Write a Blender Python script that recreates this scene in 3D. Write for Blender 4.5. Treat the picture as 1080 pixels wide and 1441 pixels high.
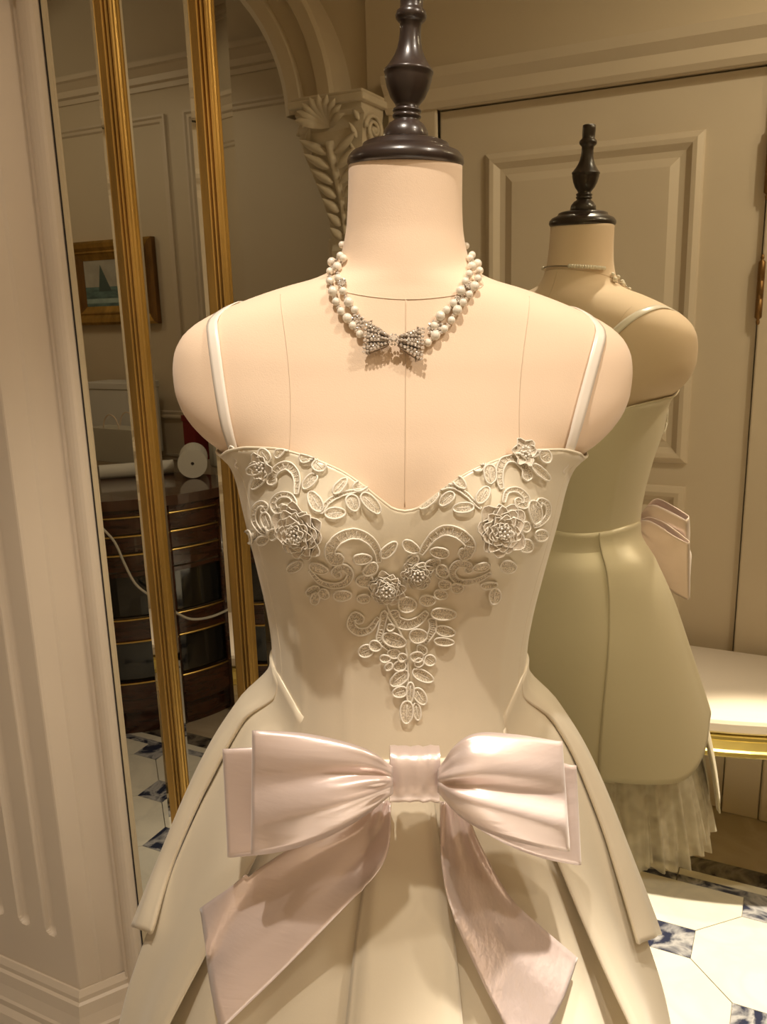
import bpy, bmesh, math, random
from math import sin, cos, pi, radians, sqrt, exp, atan2
from mathutils import Vector, Matrix
from mathutils.bvhtree import BVHTree

random.seed(7)
for o in list(bpy.data.objects):
    bpy.data.objects.remove(o)
scene = bpy.context.scene
C = scene.collection

# ------------------------------------------------------------------ camera
# World: the mirror lies in the plane Y = 0, the room is at Y < 0, floor Z = 0.
F_PX, PITCH, ROLL, YAW = 1180.0, radians(13.3), radians(-1.6), radians(26.7)
CAM = Vector((0.0, -1.049, 1.5))
def _basis():
    F = Vector((0, cos(PITCH), -sin(PITCH))); R = Vector((1, 0, 0)); U = R.cross(F)
    R2 = cos(ROLL) * R + sin(ROLL) * U
    U2 = cos(ROLL) * U - sin(ROLL) * R
    rot = Matrix.Rotation(YAW, 3, 'Z')
    return rot @ R2, rot @ U2, rot @ F
CR, CU, CF = _basis()
cd = bpy.data.cameras.new('camera')
cam = bpy.data.objects.new('camera', cd); C.objects.link(cam)
cd.sensor_fit = 'VERTICAL'; cd.sensor_height = 36.0; cd.lens = F_PX / 1441.0 * 36.0
cd.clip_start = 0.02; cd.clip_end = 60
m = Matrix((CR, CU, -CF)).transposed().to_4x4(); m.translation = CAM
cam.matrix_world = m
scene.camera = cam

# ------------------------------------------------------------------ world and exposure
w = bpy.data.worlds.new('world'); scene.world = w; w.use_nodes = True
w.node_tree.nodes['Background'].inputs[0].default_value = (1.0, 0.8, 0.6, 1)
w.node_tree.nodes['Background'].inputs[1].default_value = 0.02
vs = scene.view_settings
vs.view_transform = 'Standard'; vs.look = 'None'; vs.gamma = 1.0; vs.use_curve_mapping = False
vs.exposure = 0.0

# ------------------------------------------------------------------ lights (recessed ceiling spots, added fill points)
def spot(name, loc, target, watts, angle, blend=0.3, radius=0.025, col=(1.0, 0.80, 0.58)):
    l = bpy.data.lights.new(name, 'SPOT')
    l.energy = watts; l.spot_size = radians(angle); l.spot_blend = blend
    l.shadow_soft_size = radius; l.color = col
    o = bpy.data.objects.new(name, l); C.objects.link(o)
    o.location = loc
    d = Vector(target) - Vector(loc)
    o.rotation_euler = d.to_track_quat('-Z', 'Y').to_euler()
    return o
WARM = (1.0, 0.88, 0.74)
spot('key_spot', (-0.21, -0.97, 2.90), (-0.33, -0.38, 1.15), 90, 60, 0.5, 0.022, WARM)
spot('floor_spot', (0.16, -0.64, 2.93), (0.06, -0.66, 0.0), 760, 23, 0.4, 0.03, WARM)
spot('arch_spot', (-2.1, -1.0, 2.9), (-2.5, -1.8, 0.8), 12, 110, 0.8, 0.04, WARM)
spot('wall_spot', (0.9, -0.45, 2.9), (-0.45, -1.43, 0.9), 66, 80, 0.8, 0.04, WARM)
spot('pilaster_spot', (-0.75, -1.15, 2.93), (-1.25, -0.12, 0.7), 30, 60, 0.8, 0.03, WARM)
def fill_point(name, loc, watts, r=0.08):
    l = bpy.data.lights.new(name, 'POINT'); l.energy = watts; l.shadow_soft_size = r; l.color = (1.0, 0.84, 0.64)
    o = bpy.data.objects.new(name, l); C.objects.link(o); o.location = loc
fill_point('upper_wall_fill', (1.1, -0.7, 2.55), 16)  # added point fill, out of view, lifts the upper walls; no fixture
fill_point('deep_room_fill', (-3.3, -1.15, 2.5), 5.5)  # added point fill, out of view, brightens the room beyond the arch

# ------------------------------------------------------------------ helpers
def lerp(a, b, t): return a + (b - a) * t
def smooth(t):
    t = max(0.0, min(1.0, t)); return t * t * (3 - 2 * t)
def interp(tab, x, k=1):
    # tab sorted by descending or ascending first column
    if tab[0][0] > tab[-1][0]: tab = tab[::-1]
    if x <= tab[0][0]: return tab[0][k]
    if x >= tab[-1][0]: return tab[-1][k]
    for i in range(len(tab) - 1):
        x0, x1 = tab[i][0], tab[i + 1][0]
        if x0 <= x <= x1:
            h = x1 - x0
            if h == 0: return tab[i][k]
            t = (x - x0) / h
            y0, y1 = tab[i][k], tab[i + 1][k]
            s = (y1 - y0) / h
            def slope(j):
                if j <= 0 or j >= len(tab) - 1: return s
                a = (tab[j][k] - tab[j - 1][k]) / max(1e-9, tab[j][0] - tab[j - 1][0])
                b = (tab[j + 1][k] - tab[j][k]) / max(1e-9, tab[j + 1][0] - tab[j][0])
                return 0 if a * b <= 0 else 2 * a * b / (a + b)
            m0, m1 = slope(i), slope(i + 1)
            t2, t3 = t * t, t * t * t
            return (2*t3 - 3*t2 + 1)*y0 + (t3 - 2*t2 + t)*h*m0 + (-2*t3 + 3*t2)*y1 + (t3 - t2)*h*m1
    return tab[-1][k]
def crom(pts, s):
    """Catmull-Rom through pts (tuples), s in 0..1"""
    n = len(pts) - 1
    if n == 0: return tuple(pts[0])
    u = max(0.0, min(1.0, s)) * n
    i = min(int(u), n - 1); t = u - i
    p1, p2 = pts[i], pts[i + 1]
    p0 = pts[i - 1] if i > 0 else tuple(2 * a - b for a, b in zip(p1, p2))
    p3 = pts[i + 2] if i + 2 <= n else tuple(2 * b - a for a, b in zip(p1, p2))
    return tuple(0.5 * (2*b + (c - a)*t + (2*a - 5*b + 4*c - d)*t*t + (3*b - a - 3*c + d)*t**3)
                 for a, b, c, d in zip(p0, p1, p2, p3))
def obj(name, verts, faces, mat=None, parent=None, smooth_=True, solid=0, subsurf=0, bevel=0, offset=0):
    me = bpy.data.meshes.new(name)
    me.from_pydata([tuple(v) for v in verts], [], faces)
    bm = bmesh.new(); bm.from_mesh(me)
    bmesh.ops.recalc_face_normals(bm, faces=bm.faces)
    bm.to_mesh(me); bm.free()
    if smooth_:
        me.polygons.foreach_set('use_smooth', [True] * len(me.polygons))
    me.update()
    if mat: me.materials.append(mat)
    o = bpy.data.objects.new(name, me); C.objects.link(o)
    if parent: o.parent = parent
    if solid:
        md = o.modifiers.new('thickness', 'SOLIDIFY'); md.thickness = solid; md.offset = offset
    if bevel:
        md = o.modifiers.new('bevel', 'BEVEL'); md.width = bevel; md.segments = 2; md.limit_method = 'ANGLE'
        md.angle_limit = radians(35)
    if subsurf:
        md = o.modifiers.new('subdiv', 'SUBSURF'); md.levels = subsurf; md.render_levels = subsurf
    return o
def share(src, name, parent=None):
    o = bpy.data.objects.new(name, src.data); C.objects.link(o)
    if parent: o.parent = parent
    return o
def empty(name, loc=(0, 0, 0), rot=None):
    o = bpy.data.objects.new(name, None); C.objects.link(o)
    o.empty_display_size = 0.05
    o.location = loc
    if rot is not None: o.rotation_euler = rot
    return o
def tag(o, label=None, cat=None, group=None, kind=None):
    if label: o['label'] = label
    if cat: o['category'] = cat
    if group: o['group'] = group
    if kind: o['kind'] = kind
    return o
class MB:
    def __init__(s): s.v = []; s.f = []
    def add(s, v, f):
        n = len(s.v); s.v += [tuple(p) for p in v]; s.f += [tuple(i + n for i in q) for q in f]; return s
    def box(s, a, b):
        x0, y0, z0 = a; x1, y1, z1 = b
        return s.add([(x0,y0,z0),(x1,y0,z0),(x1,y1,z0),(x0,y1,z0),(x0,y0,z1),(x1,y0,z1),(x1,y1,z1),(x0,y1,z1)],
                     [(0,3,2,1),(4,5,6,7),(0,1,5,4),(1,2,6,5),(2,3,7,6),(3,0,4,7)])
    def grid(s, rows, closed=False):
        nr, nc = len(rows), len(rows[0])
        v = [p for r in rows for p in r]; f = []
        for i in range(nr - 1):
            for j in range(nc if closed else nc - 1):
                k = (j + 1) % nc
                f.append((i*nc + j, i*nc + k, (i+1)*nc + k, (i+1)*nc + j))
        return s.add(v, f)
    def tube(s, path, r, n=8, caps=True, closed=False):
        path = [Vector(p) for p in path]
        rows = []; prev = None
        L = len(path)
        for i, p in enumerate(path):
            if closed: t = path[(i + 1) % L] - path[i - 1]
            else: t = path[min(i + 1, L - 1)] - path[max(i - 1, 0)]
            if t.length < 1e-9: t = Vector((0, 0, 1))
            t.normalize()
            if prev is None:
                a = Vector((0, 0, 1)) if abs(t.z) < 0.9 else Vector((1, 0, 0))
                nrm = t.cross(a).normalized()
            else:
                nrm = (prev - t * prev.dot(t))
                nrm = nrm.normalized() if nrm.length > 1e-6 else prev
            prev = nrm; b = t.cross(nrm)
            rr = r(i / max(1, L - 1)) if callable(r) else r
            rows.append([p + nrm * (rr * cos(2*pi*k/n)) + b * (rr * sin(2*pi*k/n)) for k in range(n)])
        if closed: rows.append(rows[0])
        n0 = len(s.v); s.grid(rows, True)
        if caps and not closed:
            s.f.append(tuple(n0 + k for k in range(n - 1, -1, -1)))
            s.f.append(tuple(n0 + (L - 1) * n + k for k in range(n)))
        return s
    def lathe(s, prof, n=40, center=(0, 0), a0=0, a1=2 * pi):
        full = abs(a1 - a0 - 2 * pi) < 1e-6
        m = n if full else n + 1
        rows = [[(center[0] + r * cos(a0 + (a1 - a0) * k / n), center[1] + r * sin(a0 + (a1 - a0) * k / n), z)
                 for k in range(m)] for r, z in prof]
        return s.grid(rows, full)
    def sphere(s, c, r, nu=10, nv=6, sc=(1, 1, 1)):
        rows = []
        for i in range(nv + 1):
            th = pi * i / nv
            rows.append([(c[0] + sc[0]*r*sin(th)*cos(2*pi*j/nu), c[1] + sc[1]*r*sin(th)*sin(2*pi*j/nu), c[2] + sc[2]*r*cos(th)) for j in range(nu)])
        return s.grid(rows, True)
    def prism(s, poly, y0, y1):
        """polygon given in (x, z), extruded along y"""
        n = len(poly)
        s.add([(x, y0, z) for x, z in poly] + [(x, y1, z) for x, z in poly],
              [tuple(range(n)), tuple(range(2*n - 1, n - 1, -1))] + [(i, (i+1) % n, n + (i+1) % n, n + i) for i in range(n)])
        return s
    def build(s, name, mat=None, parent=None, **k):
        return obj(name, s.v, s.f, mat, parent, **k)
def box(name, a, b, mat, parent=None, bevel=0.0, **k):
    return MB().box(a, b).build(name, mat, parent, smooth_=False, bevel=bevel, **k)
def profile_run(name, prof, p0, p1, out, mat, parent=None):
    """moulding: prof = [(out, up)] swept straight from p0 to p1; out = unit vector"""
    p0, p1, out = Vector(p0), Vector(p1), Vector(out)
    d = (p1 - p0).normalized(); up = d.cross(out)
    if up.z < 0 or (abs(up.z) < 1e-6 and up.x < 0): up = -up
    rows = [[p + out * a + up * b for a, b in prof] for p in (p0, p1)]
    mb = MB(); mb.grid(rows)
    n = len(prof)
    mb.f.append(tuple(range(n))); mb.f.append(tuple(range(2*n - 1, n - 1, -1)))
    return mb.build(name, mat, parent, smooth_=False)

# ------------------------------------------------------------------ materials
def nodes(name):
    mt = bpy.data.materials.new(name); mt.use_nodes = True
    nt = mt.node_tree; b = nt.nodes['Principled BSDF']
    return mt, nt, b
def N(nt, kind, **k):
    n = nt.nodes.new(kind)
    for a, v in k.items(): setattr(n, a, v)
    return n
def mat(name, col, rough=0.5, metal=0.0, spec=0.5, noise=0.0, nscale=20, bump=0.0, bscale=200, stretch=(1, 1, 1), sheen=0.0, coat=0.0, aniso=0.0, sss=0.0, col2=None):
    mt, nt, b = nodes(name)
    b.inputs['Roughness'].default_value = rough; b.inputs['Metallic'].default_value = metal
    b.inputs['Specular IOR Level'].default_value = spec
    b.inputs['Sheen Weight'].default_value = sheen; b.inputs['Coat Weight'].default_value = coat
    b.inputs['Anisotropic'].default_value = aniso
    if sss:
        b.inputs['Subsurface Weight'].default_value = sss; b.inputs['Subsurface Scale'].default_value = 0.004
    c = (*col, 1)
    b.inputs['Base Color'].default_value = c
    tc = N(nt, 'ShaderNodeTexCoord'); mp = N(nt, 'ShaderNodeMapping'); mp.inputs['Scale'].default_value = stretch
    nt.links.new(tc.outputs['Object'], mp.inputs['Vector'])
    if noise or col2:
        nz = N(nt, 'ShaderNodeTexNoise'); nz.inputs['Scale'].default_value = nscale; nz.inputs['Detail'].default_value = 4
        nt.links.new(mp.outputs['Vector'], nz.inputs['Vector'])
        rp = N(nt, 'ShaderNodeValToRGB')
        c2 = col2 if col2 else tuple(x * (1 - noise) for x in col)
        rp.color_ramp.elements[0].position = 0.32; rp.color_ramp.elements[1].position = 0.68
        rp.color_ramp.elements[0].color = (*c2, 1); rp.color_ramp.elements[1].color = c
        nt.links.new(nz.outputs['Fac'], rp.inputs['Fac']); nt.links.new(rp.outputs['Color'], b.inputs['Base Color'])
    if bump:
        nz2 = N(nt, 'ShaderNodeTexNoise'); nz2.inputs['Scale'].default_value = bscale; nz2.inputs['Detail'].default_value = 3
        nt.links.new(mp.outputs['Vector'], nz2.inputs['Vector'])
        bp = N(nt, 'ShaderNodeBump'); bp.inputs['Strength'].default_value = bump; bp.inputs['Distance'].default_value = 0.002
        nt.links.new(nz2.outputs['Fac'], bp.inputs['Height']); nt.links.new(bp.outputs['Normal'], b.inputs['Normal'])
    return mt
def marble(name, base, vein, scale=6, amount=0.5, rough=0.12):
    mt, nt, b = nodes(name)
    b.inputs['Roughness'].default_value = rough
    tc = N(nt, 'ShaderNodeTexCoord'); oi = N(nt, 'ShaderNodeObjectInfo')
    ad = N(nt, 'ShaderNodeVectorMath', operation='ADD'); sc = N(nt, 'ShaderNodeVectorMath', operation='SCALE'); sc.inputs['Scale'].default_value = 1.0
    nt.links.new(oi.outputs['Location'], sc.inputs[0])
    nt.links.new(tc.outputs['Object'], ad.inputs[0]); nt.links.new(sc.outputs[0], ad.inputs[1])
    nz = N(nt, 'ShaderNodeTexNoise'); nz.inputs['Scale'].default_value = scale; nz.inputs['Detail'].default_value = 8; nz.inputs['Distortion'].default_value = 1.2
    nt.links.new(ad.outputs[0], nz.inputs['Vector'])
    rp = N(nt, 'ShaderNodeValToRGB'); e = rp.color_ramp.elements
    e[0].position = 0.40; e[0].color = (*base, 1); e[1].position = 0.62; e[1].color = (*base, 1)
    x = rp.color_ramp.elements.new(0.50); x.color = (*[lerp(p, q, amount) for p, q in zip(base, vein)], 1)
    nt.links.new(nz.outputs['Fac'], rp.inputs['Fac']); nt.links.new(rp.outputs['Color'], b.inputs['Base Color'])
    return mt
M = {}
M['paint'] = mat('cream_paint', (0.68, 0.575, 0.445), 0.45, noise=0.06, nscale=3, bump=0.05, bscale=60)
M['paint_wall'] = mat('cream_wall_paint', (0.66, 0.555, 0.415), 0.55, noise=0.05, nscale=2, bump=0.05, bscale=80)
M['plaster'] = mat('carved_plaster', (0.70, 0.60, 0.46), 0.6, noise=0.12, nscale=30, bump=0.2, bscale=120)
M['ceiling'] = mat('ceiling_paint', (0.70, 0.62, 0.50), 0.7)
M['gold'] = mat('antique_gilding', (0.60, 0.37, 0.10), 0.36, metal=0.85, noise=0.45, nscale=25, bump=0.15, bscale=90, stretch=(1, 1, 0.12))
M['gold_dark'] = mat('dark_gilding', (0.28, 0.15, 0.05), 0.45, metal=0.7, noise=0.5, nscale=25, stretch=(1, 1, 0.15))  # darker gilding tone for the hinges and the frame's side rails
M['brass'] = mat('brass', (0.78, 0.55, 0.18), 0.25, metal=1.0)
M['gold_rim'] = mat('gold_leaf_rim', (0.85, 0.68, 0.22), 0.25, metal=0.9, noise=0.15, nscale=15)
M['wood'] = mat('dark_turned_wood', (0.036, 0.023, 0.019), 0.30, spec=0.6, noise=0.45, nscale=30, stretch=(1, 1, 0.15), coat=0.25)
M['linen'] = mat('linen_skin', (0.84, 0.655, 0.485), 0.75, noise=0.03, nscale=12, bump=0.10, bscale=900, sheen=0.15, sss=0.0)
M['seam'] = mat('seam_thread', (0.70, 0.55, 0.41), 0.8)
M['satin'] = mat('ivory_satin', (0.80, 0.72, 0.56), 0.40, metal=0.15, spec=0.6, bump=0.03, bscale=500, sheen=0.2)
M['satin_in'] = mat('ivory_lining', (0.70, 0.61, 0.46), 0.5, sheen=0.1)
M['pink'] = mat('blush_satin', (0.83, 0.695, 0.65), 0.33, metal=0.38, spec=1.0, bump=0.30, bscale=55, stretch=(0.35, 1, 1.6), sheen=0.25)
M['crinkle'] = mat('crinkled_blush_satin', (0.80, 0.67, 0.63), 0.30, metal=0.45, spec=1.0, bump=0.9, bscale=70, stretch=(1.3, 1, 0.7), sheen=0.25)
M['strap'] = mat('strap_satin', (0.88, 0.81, 0.72), 0.30, spec=0.7)
M['cord'] = mat('lace_cord', (0.90, 0.85, 0.74), 0.35, spec=0.6, sheen=0.2)
M['petal'] = mat('organza_petal', (0.84, 0.75, 0.62), 0.35, spec=0.5, noise=0.1, nscale=250, bump=0.3, bscale=700, sheen=0.3)
M['bead'] = mat('clear_bead', (0.90, 0.86, 0.78), 0.08, spec=0.9)
M['pearl'] = mat('pearl', (0.83, 0.77, 0.66), 0.18, spec=0.7, coat=0.6)
M['stone'] = mat('rhinestone', (0.84, 0.78, 0.71), 0.06, metal=0.6, spec=1.0)
M['silver'] = mat('aged_silver', (0.42, 0.37, 0.32), 0.28, metal=1.0)
M['mahogany'] = mat('mahogany', (0.060, 0.020, 0.010), 0.22, noise=0.5, nscale=12, stretch=(1, 1, 6), coat=0.4)
M['mahogany_top'] = mat('mahogany_top', (0.085, 0.038, 0.022), 0.15, noise=0.4, nscale=10, coat=0.5)
M['black_glass'] = mat('dark_glass', (0.010, 0.010, 0.010), 0.05, spec=0.8)
M['white_paper'] = mat('white_paper', (0.66, 0.63, 0.58), 0.7)
M['hole'] = mat('tube_core', (0.10, 0.08, 0.07), 0.9)
M['bag'] = mat('paper_bag', (0.50, 0.46, 0.38), 0.7)
M['red'] = mat('red_card', (0.22, 0.012, 0.012), 0.5)
M['cable'] = mat('grey_cable', (0.55, 0.52, 0.46), 0.5)
M['cushion'] = mat('cushion_linen', (0.62, 0.54, 0.47), 0.75, bump=0.12, bscale=600, sheen=0.2)
M['white_marble'] = marble('white_marble', (0.80, 0.77, 0.72), (0.55, 0.54, 0.53), 5, 0.35)
M['navy_marble'] = marble('navy_marble', (0.030, 0.036, 0.075), (0.55, 0.55, 0.60), 11, 0.8)
M['dark_marble'] = marble('dark_marble', (0.022, 0.018, 0.020), (0.30, 0.26, 0.22), 8, 0.7)
M['beige_marble'] = marble('beige_marble', (0.42, 0.34, 0.26), (0.55, 0.47, 0.38), 4, 0.5)
M['dark_gap'] = mat('dark_gap', (0.02, 0.015, 0.010), 0.8)
M['canvas_sky'] = mat('painted_sky', (0.50, 0.47, 0.40), 0.6, noise=0.25, nscale=14)
M['canvas_sea'] = mat('painted_sea', (0.16, 0.26, 0.25), 0.55, noise=0.5, nscale=18, stretch=(1, 1, 4))
M['canvas_sail'] = mat('painted_sail', (0.075, 0.11, 0.10), 0.6)
M['canvas_foam'] = mat('painted_foam', (0.40, 0.52, 0.49), 0.6, noise=0.3, nscale=25)
def mirror_mat():
    mt, nt, b = nodes('mirror_glass')
    b.inputs['Base Color'].default_value = (0.79, 0.77, 0.63, 1)
    b.inputs['Metallic'].default_value = 1.0; b.inputs['Roughness'].default_value = 0.012
    return mt
M['mirror'] = mirror_mat()
def net(name, col, opac, scale, soft=False):
    mt, nt, b = nodes(name)
    out = nt.nodes['Material Output']
    b.inputs['Base Color'].default_value = (*col, 1); b.inputs['Roughness'].default_value = 0.5
    b.inputs['Sheen Weight'].default_value = 0.3
    tr = N(nt, 'ShaderNodeBsdfTransparent'); mx = N(nt, 'ShaderNodeMixShader')
    tc = N(nt, 'ShaderNodeTexCoord'); vo = N(nt, 'ShaderNodeTexNoise'); vo.inputs['Scale'].default_value = scale; vo.inputs['Detail'].default_value = 1
    nt.links.new(tc.outputs['Object'], vo.inputs['Vector'])
    mr = N(nt, 'ShaderNodeMapRange'); mr.inputs[1].default_value = 0.35; mr.inputs[2].default_value = 0.65
    mr.inputs[3].default_value = max(0, opac - (0.1 if soft else 0.3)); mr.inputs[4].default_value = min(1, opac + (0.1 if soft else 0.3))
    nt.links.new(vo.outputs['Fac'], mr.inputs[0])
    nt.links.new(mr.outputs[0], mx.inputs[0]); nt.links.new(tr.outputs[0], mx.inputs[1]); nt.links.new(b.outputs[0], mx.inputs[2])
    nt.links.new(mx.outputs[0], out.inputs['Surface'])
    return mt
M['lace'] = net('lace_net', (0.84, 0.76, 0.62), 0.62, 900)
M['tulle'] = net('tulle', (0.92, 0.84, 0.71), 0.55, 45, True)

# ================================================================== THE ROOM
def RY(v): return 1.049 - v          # distance seen in the mirror -> real Y
YF = RY(2.487)                       # wall with the door, behind the camera
YD = RY(3.10)                        # deep wall beyond the arch
HC = 3.0

floor = tag(box('floor', (-4.0, YD - 0.1, -0.08), (2.4, 0.12, -0.012), M['beige_marble']), kind='structure')
tag(box('ceiling', (-4.0, YD - 0.1, HC), (2.4, 0.12, HC + 0.08), M['ceiling']), kind='structure')
wb = tag(box('wall_back', (-4.0, 0.02, 0), (2.4, 0.12, HC), M['paint_wall']), kind='structure')
tag(box('wall_right', (2.3, YF, 0), (2.4, 0.02, HC), M['paint_wall']), kind='structure')
tag(box('wall_left', (-4.0, YD, 0), (-3.9, 0.02, HC), M['paint_wall']), kind='structure')

# floor pieces: octagons with navy insets, border bands
L, SD = 0.2825, 0.100
V0 = RY(2.100)
def octagon():
    # diamond lattice: big tile is a square of side 2*0.2 rotated 45 deg with corners clipped by insets (edges parallel to X/Y)
    g = 0.0012; h = 0.2; c = SD / 2
    p = [(h - c, -c), (h - c, c), (c, h - c), (-c, h - c), (-(h - c), c), (-(h - c), -c), (-c, -(h - c)), (c, -(h - c))]
    # inset the outline a little for the joint
    return [(x * (1 - g / 0.15), y * (1 - g / 0.15)) for x, y in p]
def slab(poly, name, mat_, parent, loc, th=0.012):
    n = len(poly)
    v = [(x, y, 0) for x, y in poly] + [(x, y, -th) for x, y in poly]
    f = [tuple(range(n)), tuple(range(2*n - 1, n - 1, -1))] + [(i, n + i, n + (i+1) % n, (i+1) % n) for i in range(n)]
    o = obj(name, v, f, mat_, parent, smooth_=False); o.location = loc; return o
def clip_poly(poly, ymin, ymax):
    def cl(p, f):
        out = []
        for i in range(len(p)):
            a, b = p[i], p[(i + 1) % len(p)]
            fa, fb = f(a), f(b)
            if fa >= 0: out.append(a)
            if fa * fb < 0:
                t = fa / (fa - fb); out.append((lerp(a[0], b[0], t), lerp(a[1], b[1], t)))
        return out
    p = cl(poly, lambda q: q[1] - ymin)
    return cl(p, lambda q: ymax - q[1]) if p else p
D0 = (-0.184, RY(1.873))
tileproto = {}
for i in range(-18, 14):
    for j in range(-8, 10):
        x = D0[0] + 0.2 * i; y = D0[1] + 0.2 * j
        if not (-3.0 < x < 1.9): continue
        if y > 0.2 or y < V0 - 0.2: continue
        even = (i + j) % 2 == 0
        if even:
            poly = [(-SD/2, -SD/2), (SD/2, -SD/2), (SD/2, SD/2), (-SD/2, SD/2)]; nm, mt_ = 'inset_tile', M['navy_marble']
        else:
            poly = octagon(); nm, mt_ = 'octagonal_tile', M['white_marble']
        cp = clip_poly(poly, V0 - y, 0.018 - y)
        if len(cp) < 3: continue
        if len(cp) == len(poly) and max(abs(a[0]-b[0]) + abs(a[1]-b[1]) for a, b in zip(cp, poly)) < 1e-6:
            if nm in tileproto:
                o = share(tileproto[nm], nm, floor); o.location = (x, y, 0)
            else:
                tileproto[nm] = slab(poly, nm, mt_, floor, (x, y, 0))
        else:
            slab(cp, nm, mt_, floor, (x, y, 0))
for nm, va, vb, mt_ in (('border_band', 2.1005, 2.128, M['navy_marble']), ('border_band', 2.129, 2.158, M['white_marble']), ('border_band', 2.159, 2.225, M['dark_marble'])):
    x = -3.0
    while x < 1.9:
        slab([(0, RY(vb)), (0.397, RY(vb)), (0.397, RY(va)), (0, RY(va))], nm, mt_, floor, (x, 0, 0)); x += 0.4
proto = None
for a in range(10):
    for (va, vb) in ((2.226, 2.70), (2.701, 3.18)):
        slab([(0, RY(vb)), (0.597, RY(vb)), (0.597, RY(va)), (0, RY(va))], 'floor_slab', M['beige_marble'], floor, (-4.0 + 0.6 * a, 0, 0))
for a in range(3): slab([(0, RY(3.18)), (0.148, RY(3.18)), (0.148, 0.018), (0, 0.018)], 'floor_slab', M['beige_marble'], floor, (1.9 + 0.15 * a, 0, 0))
for a in range(6): slab([(0, V0), (0.16, V0), (0.16, 0.018), (0, 0.018)], 'floor_slab', M['beige_marble'], floor, (-3.98 + 0.162 * a, 0, 0))

# door wall
XA = -1.26       # right end of the arch opening
wf = MB().box((XA, YF - 0.10, 2.080), (2.4, YF, HC)).box((-0.02, YF - 0.10, 0), (2.4, YF, 2.080)).box((XA, YF - 0.10, 0), (-1.03, YF, 2.080))
wall_front = tag(wf.build('wall_front', M['paint_wall'], smooth_=False), kind='structure')
tag(box('wall_deep', (-4.0, YD - 0.1, 0), (-1.0, YD, HC), M['paint_wall']), kind='structure')
# arch head: spandrel wall with round opening
AC, AZ, AI, BI, AO, BO = -2.60, 2.10, 1.10, 0.70, 1.28, 0.86
poly = [(AC + AI * cos(t * pi / 32), AZ + BI * sin(t * pi / 32)) for t in range(33)] + [(-4.0, AZ), (-4.0, HC), (XA, HC), (XA, AZ)]
sp = MB(); sp.prism(poly, YF - 0.10, YF - 0.02)
spandrel = tag(sp.build('wall_arch', M['paint_wall'], smooth_=False), kind='structure')
rows = []
for t in range(49):
    a = pi * t / 48
    row = []
    for q, y in ((0, YF - 0.11), (0, YF + 0.09), (0.1, YF + 0.10), (0.32, YF + 0.10), (0.37, YF + 0.085), (0.66, YF + 0.085), (0.72, YF + 0.11), (0.94, YF + 0.11), (1, YF + 0.10), (1, YF - 0.11)):
        row.append((AC + lerp(AI, AO, q) * cos(a), y, AZ + lerp(BI, BO, q) * sin(a)))
    rows.append(row)
arch = tag(MB().grid(rows).build('trim_1', M['paint_wall'], smooth_=False), kind='structure')
# jamb pier left of arch
tag(box('wall_pier', (-4.0, YF - 0.10, 0), (AC - AI - 0.02, YF - 0.02, AZ), M['paint_wall']), kind='structure')
tag(box('trim_2', (XA - 0.15, YF - 0.1, 0), (XA - 0.001, YF + 0.02, 1.74), M['paint_wall'], bevel=0.006), kind='structure')

CORN = [(0, 0), (0.012, 0), (0.014, 0.02), (0.03, 0.026), (0.034, 0.05), (0.06, 0.075), (0.075, 0.08), (0.075, 0.10), (0, 0.10)]
tag(profile_run('trim_3', CORN, (-3.9, YD, 2.46), (-1.0, YD, 2.46), (0, 1, 0), M['paint']), kind='structure')
tag(profile_run('trim_4', CORN, (-3.9, YD, HC - 0.10), (-1.0, YD, HC - 0.10), (0, 1, 0), M['paint']), kind='structure')
tag(profile_run('trim_5', [(0, 0), (0.02, 0), (0.03, 0.015), (0.03, 0.05), (0.05, 0.075), (0.055, 0.10), (0, 0.10)], (-1.19, YF, 2.081), (2.3, YF, 2.081), (0, 1, 0), M['paint']), kind='structure')
def frame_moulding(name, x0, x1, z0, z1, y, w, d, mat_, parent):
    """rectangular picture-frame moulding facing +Y made of four mitred rails"""
    prof = [(0, 0), (0.0, d), (w * 0.25, d * 1.0), (w * 0.45, d * 0.45), (w * 0.8, d * 0.6), (w, 0)]
    cor = [(x0, z0, 1, 1), (x1, z0, -1, 1), (x1, z1, -1, -1), (x0, z1, 1, -1)]
    for i in range(4):
        a, b = cor[i], cor[(i + 1) % 4]
        rows = [[(c[0] + c[2] * u, y + h, c[1] + c[3] * u) for u, h in prof] for c in (a, b)]
        MB().grid(rows).build(name, mat_, parent, smooth_=False)
# deep wall panel mouldings
for xa, xb in ((-3.75, -2.55), (-2.45, -1.55)):
    frame_moulding('panel_moulding', xa, xb, 1.05, 2.36, YD, 0.035, 0.014, M['paint'], bpy.data.objects['wall_deep'])
for xa, xb in ((-3.75, -2.55), (-2.45, -1.55)):
    frame_moulding('panel_moulding', xa, xb, 0.18, 0.88, YD, 0.035, 0.014, M['paint'], bpy.data.objects['wall_deep'])
# right-hand panelling of the door wall
frame_moulding('panel_moulding', -0.035 + 0.075, 0.70, 1.05, 1.95, YF, 0.05, 0.018, M['paint'], wall_front)
frame_moulding('panel_moulding', -0.035 + 0.075, 0.70, 0.22, 0.98, YF, 0.05, 0.018, M['paint'], wall_front)
frame_moulding('panel_moulding', 0.85, 2.1, 0.22, 0.98, YF, 0.05, 0.018, M['paint'], wall_front)
frame_moulding('panel_moulding', 0.85, 2.1, 1.05, 1.95, YF, 0.05, 0.018, M['paint'], wall_front)

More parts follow.
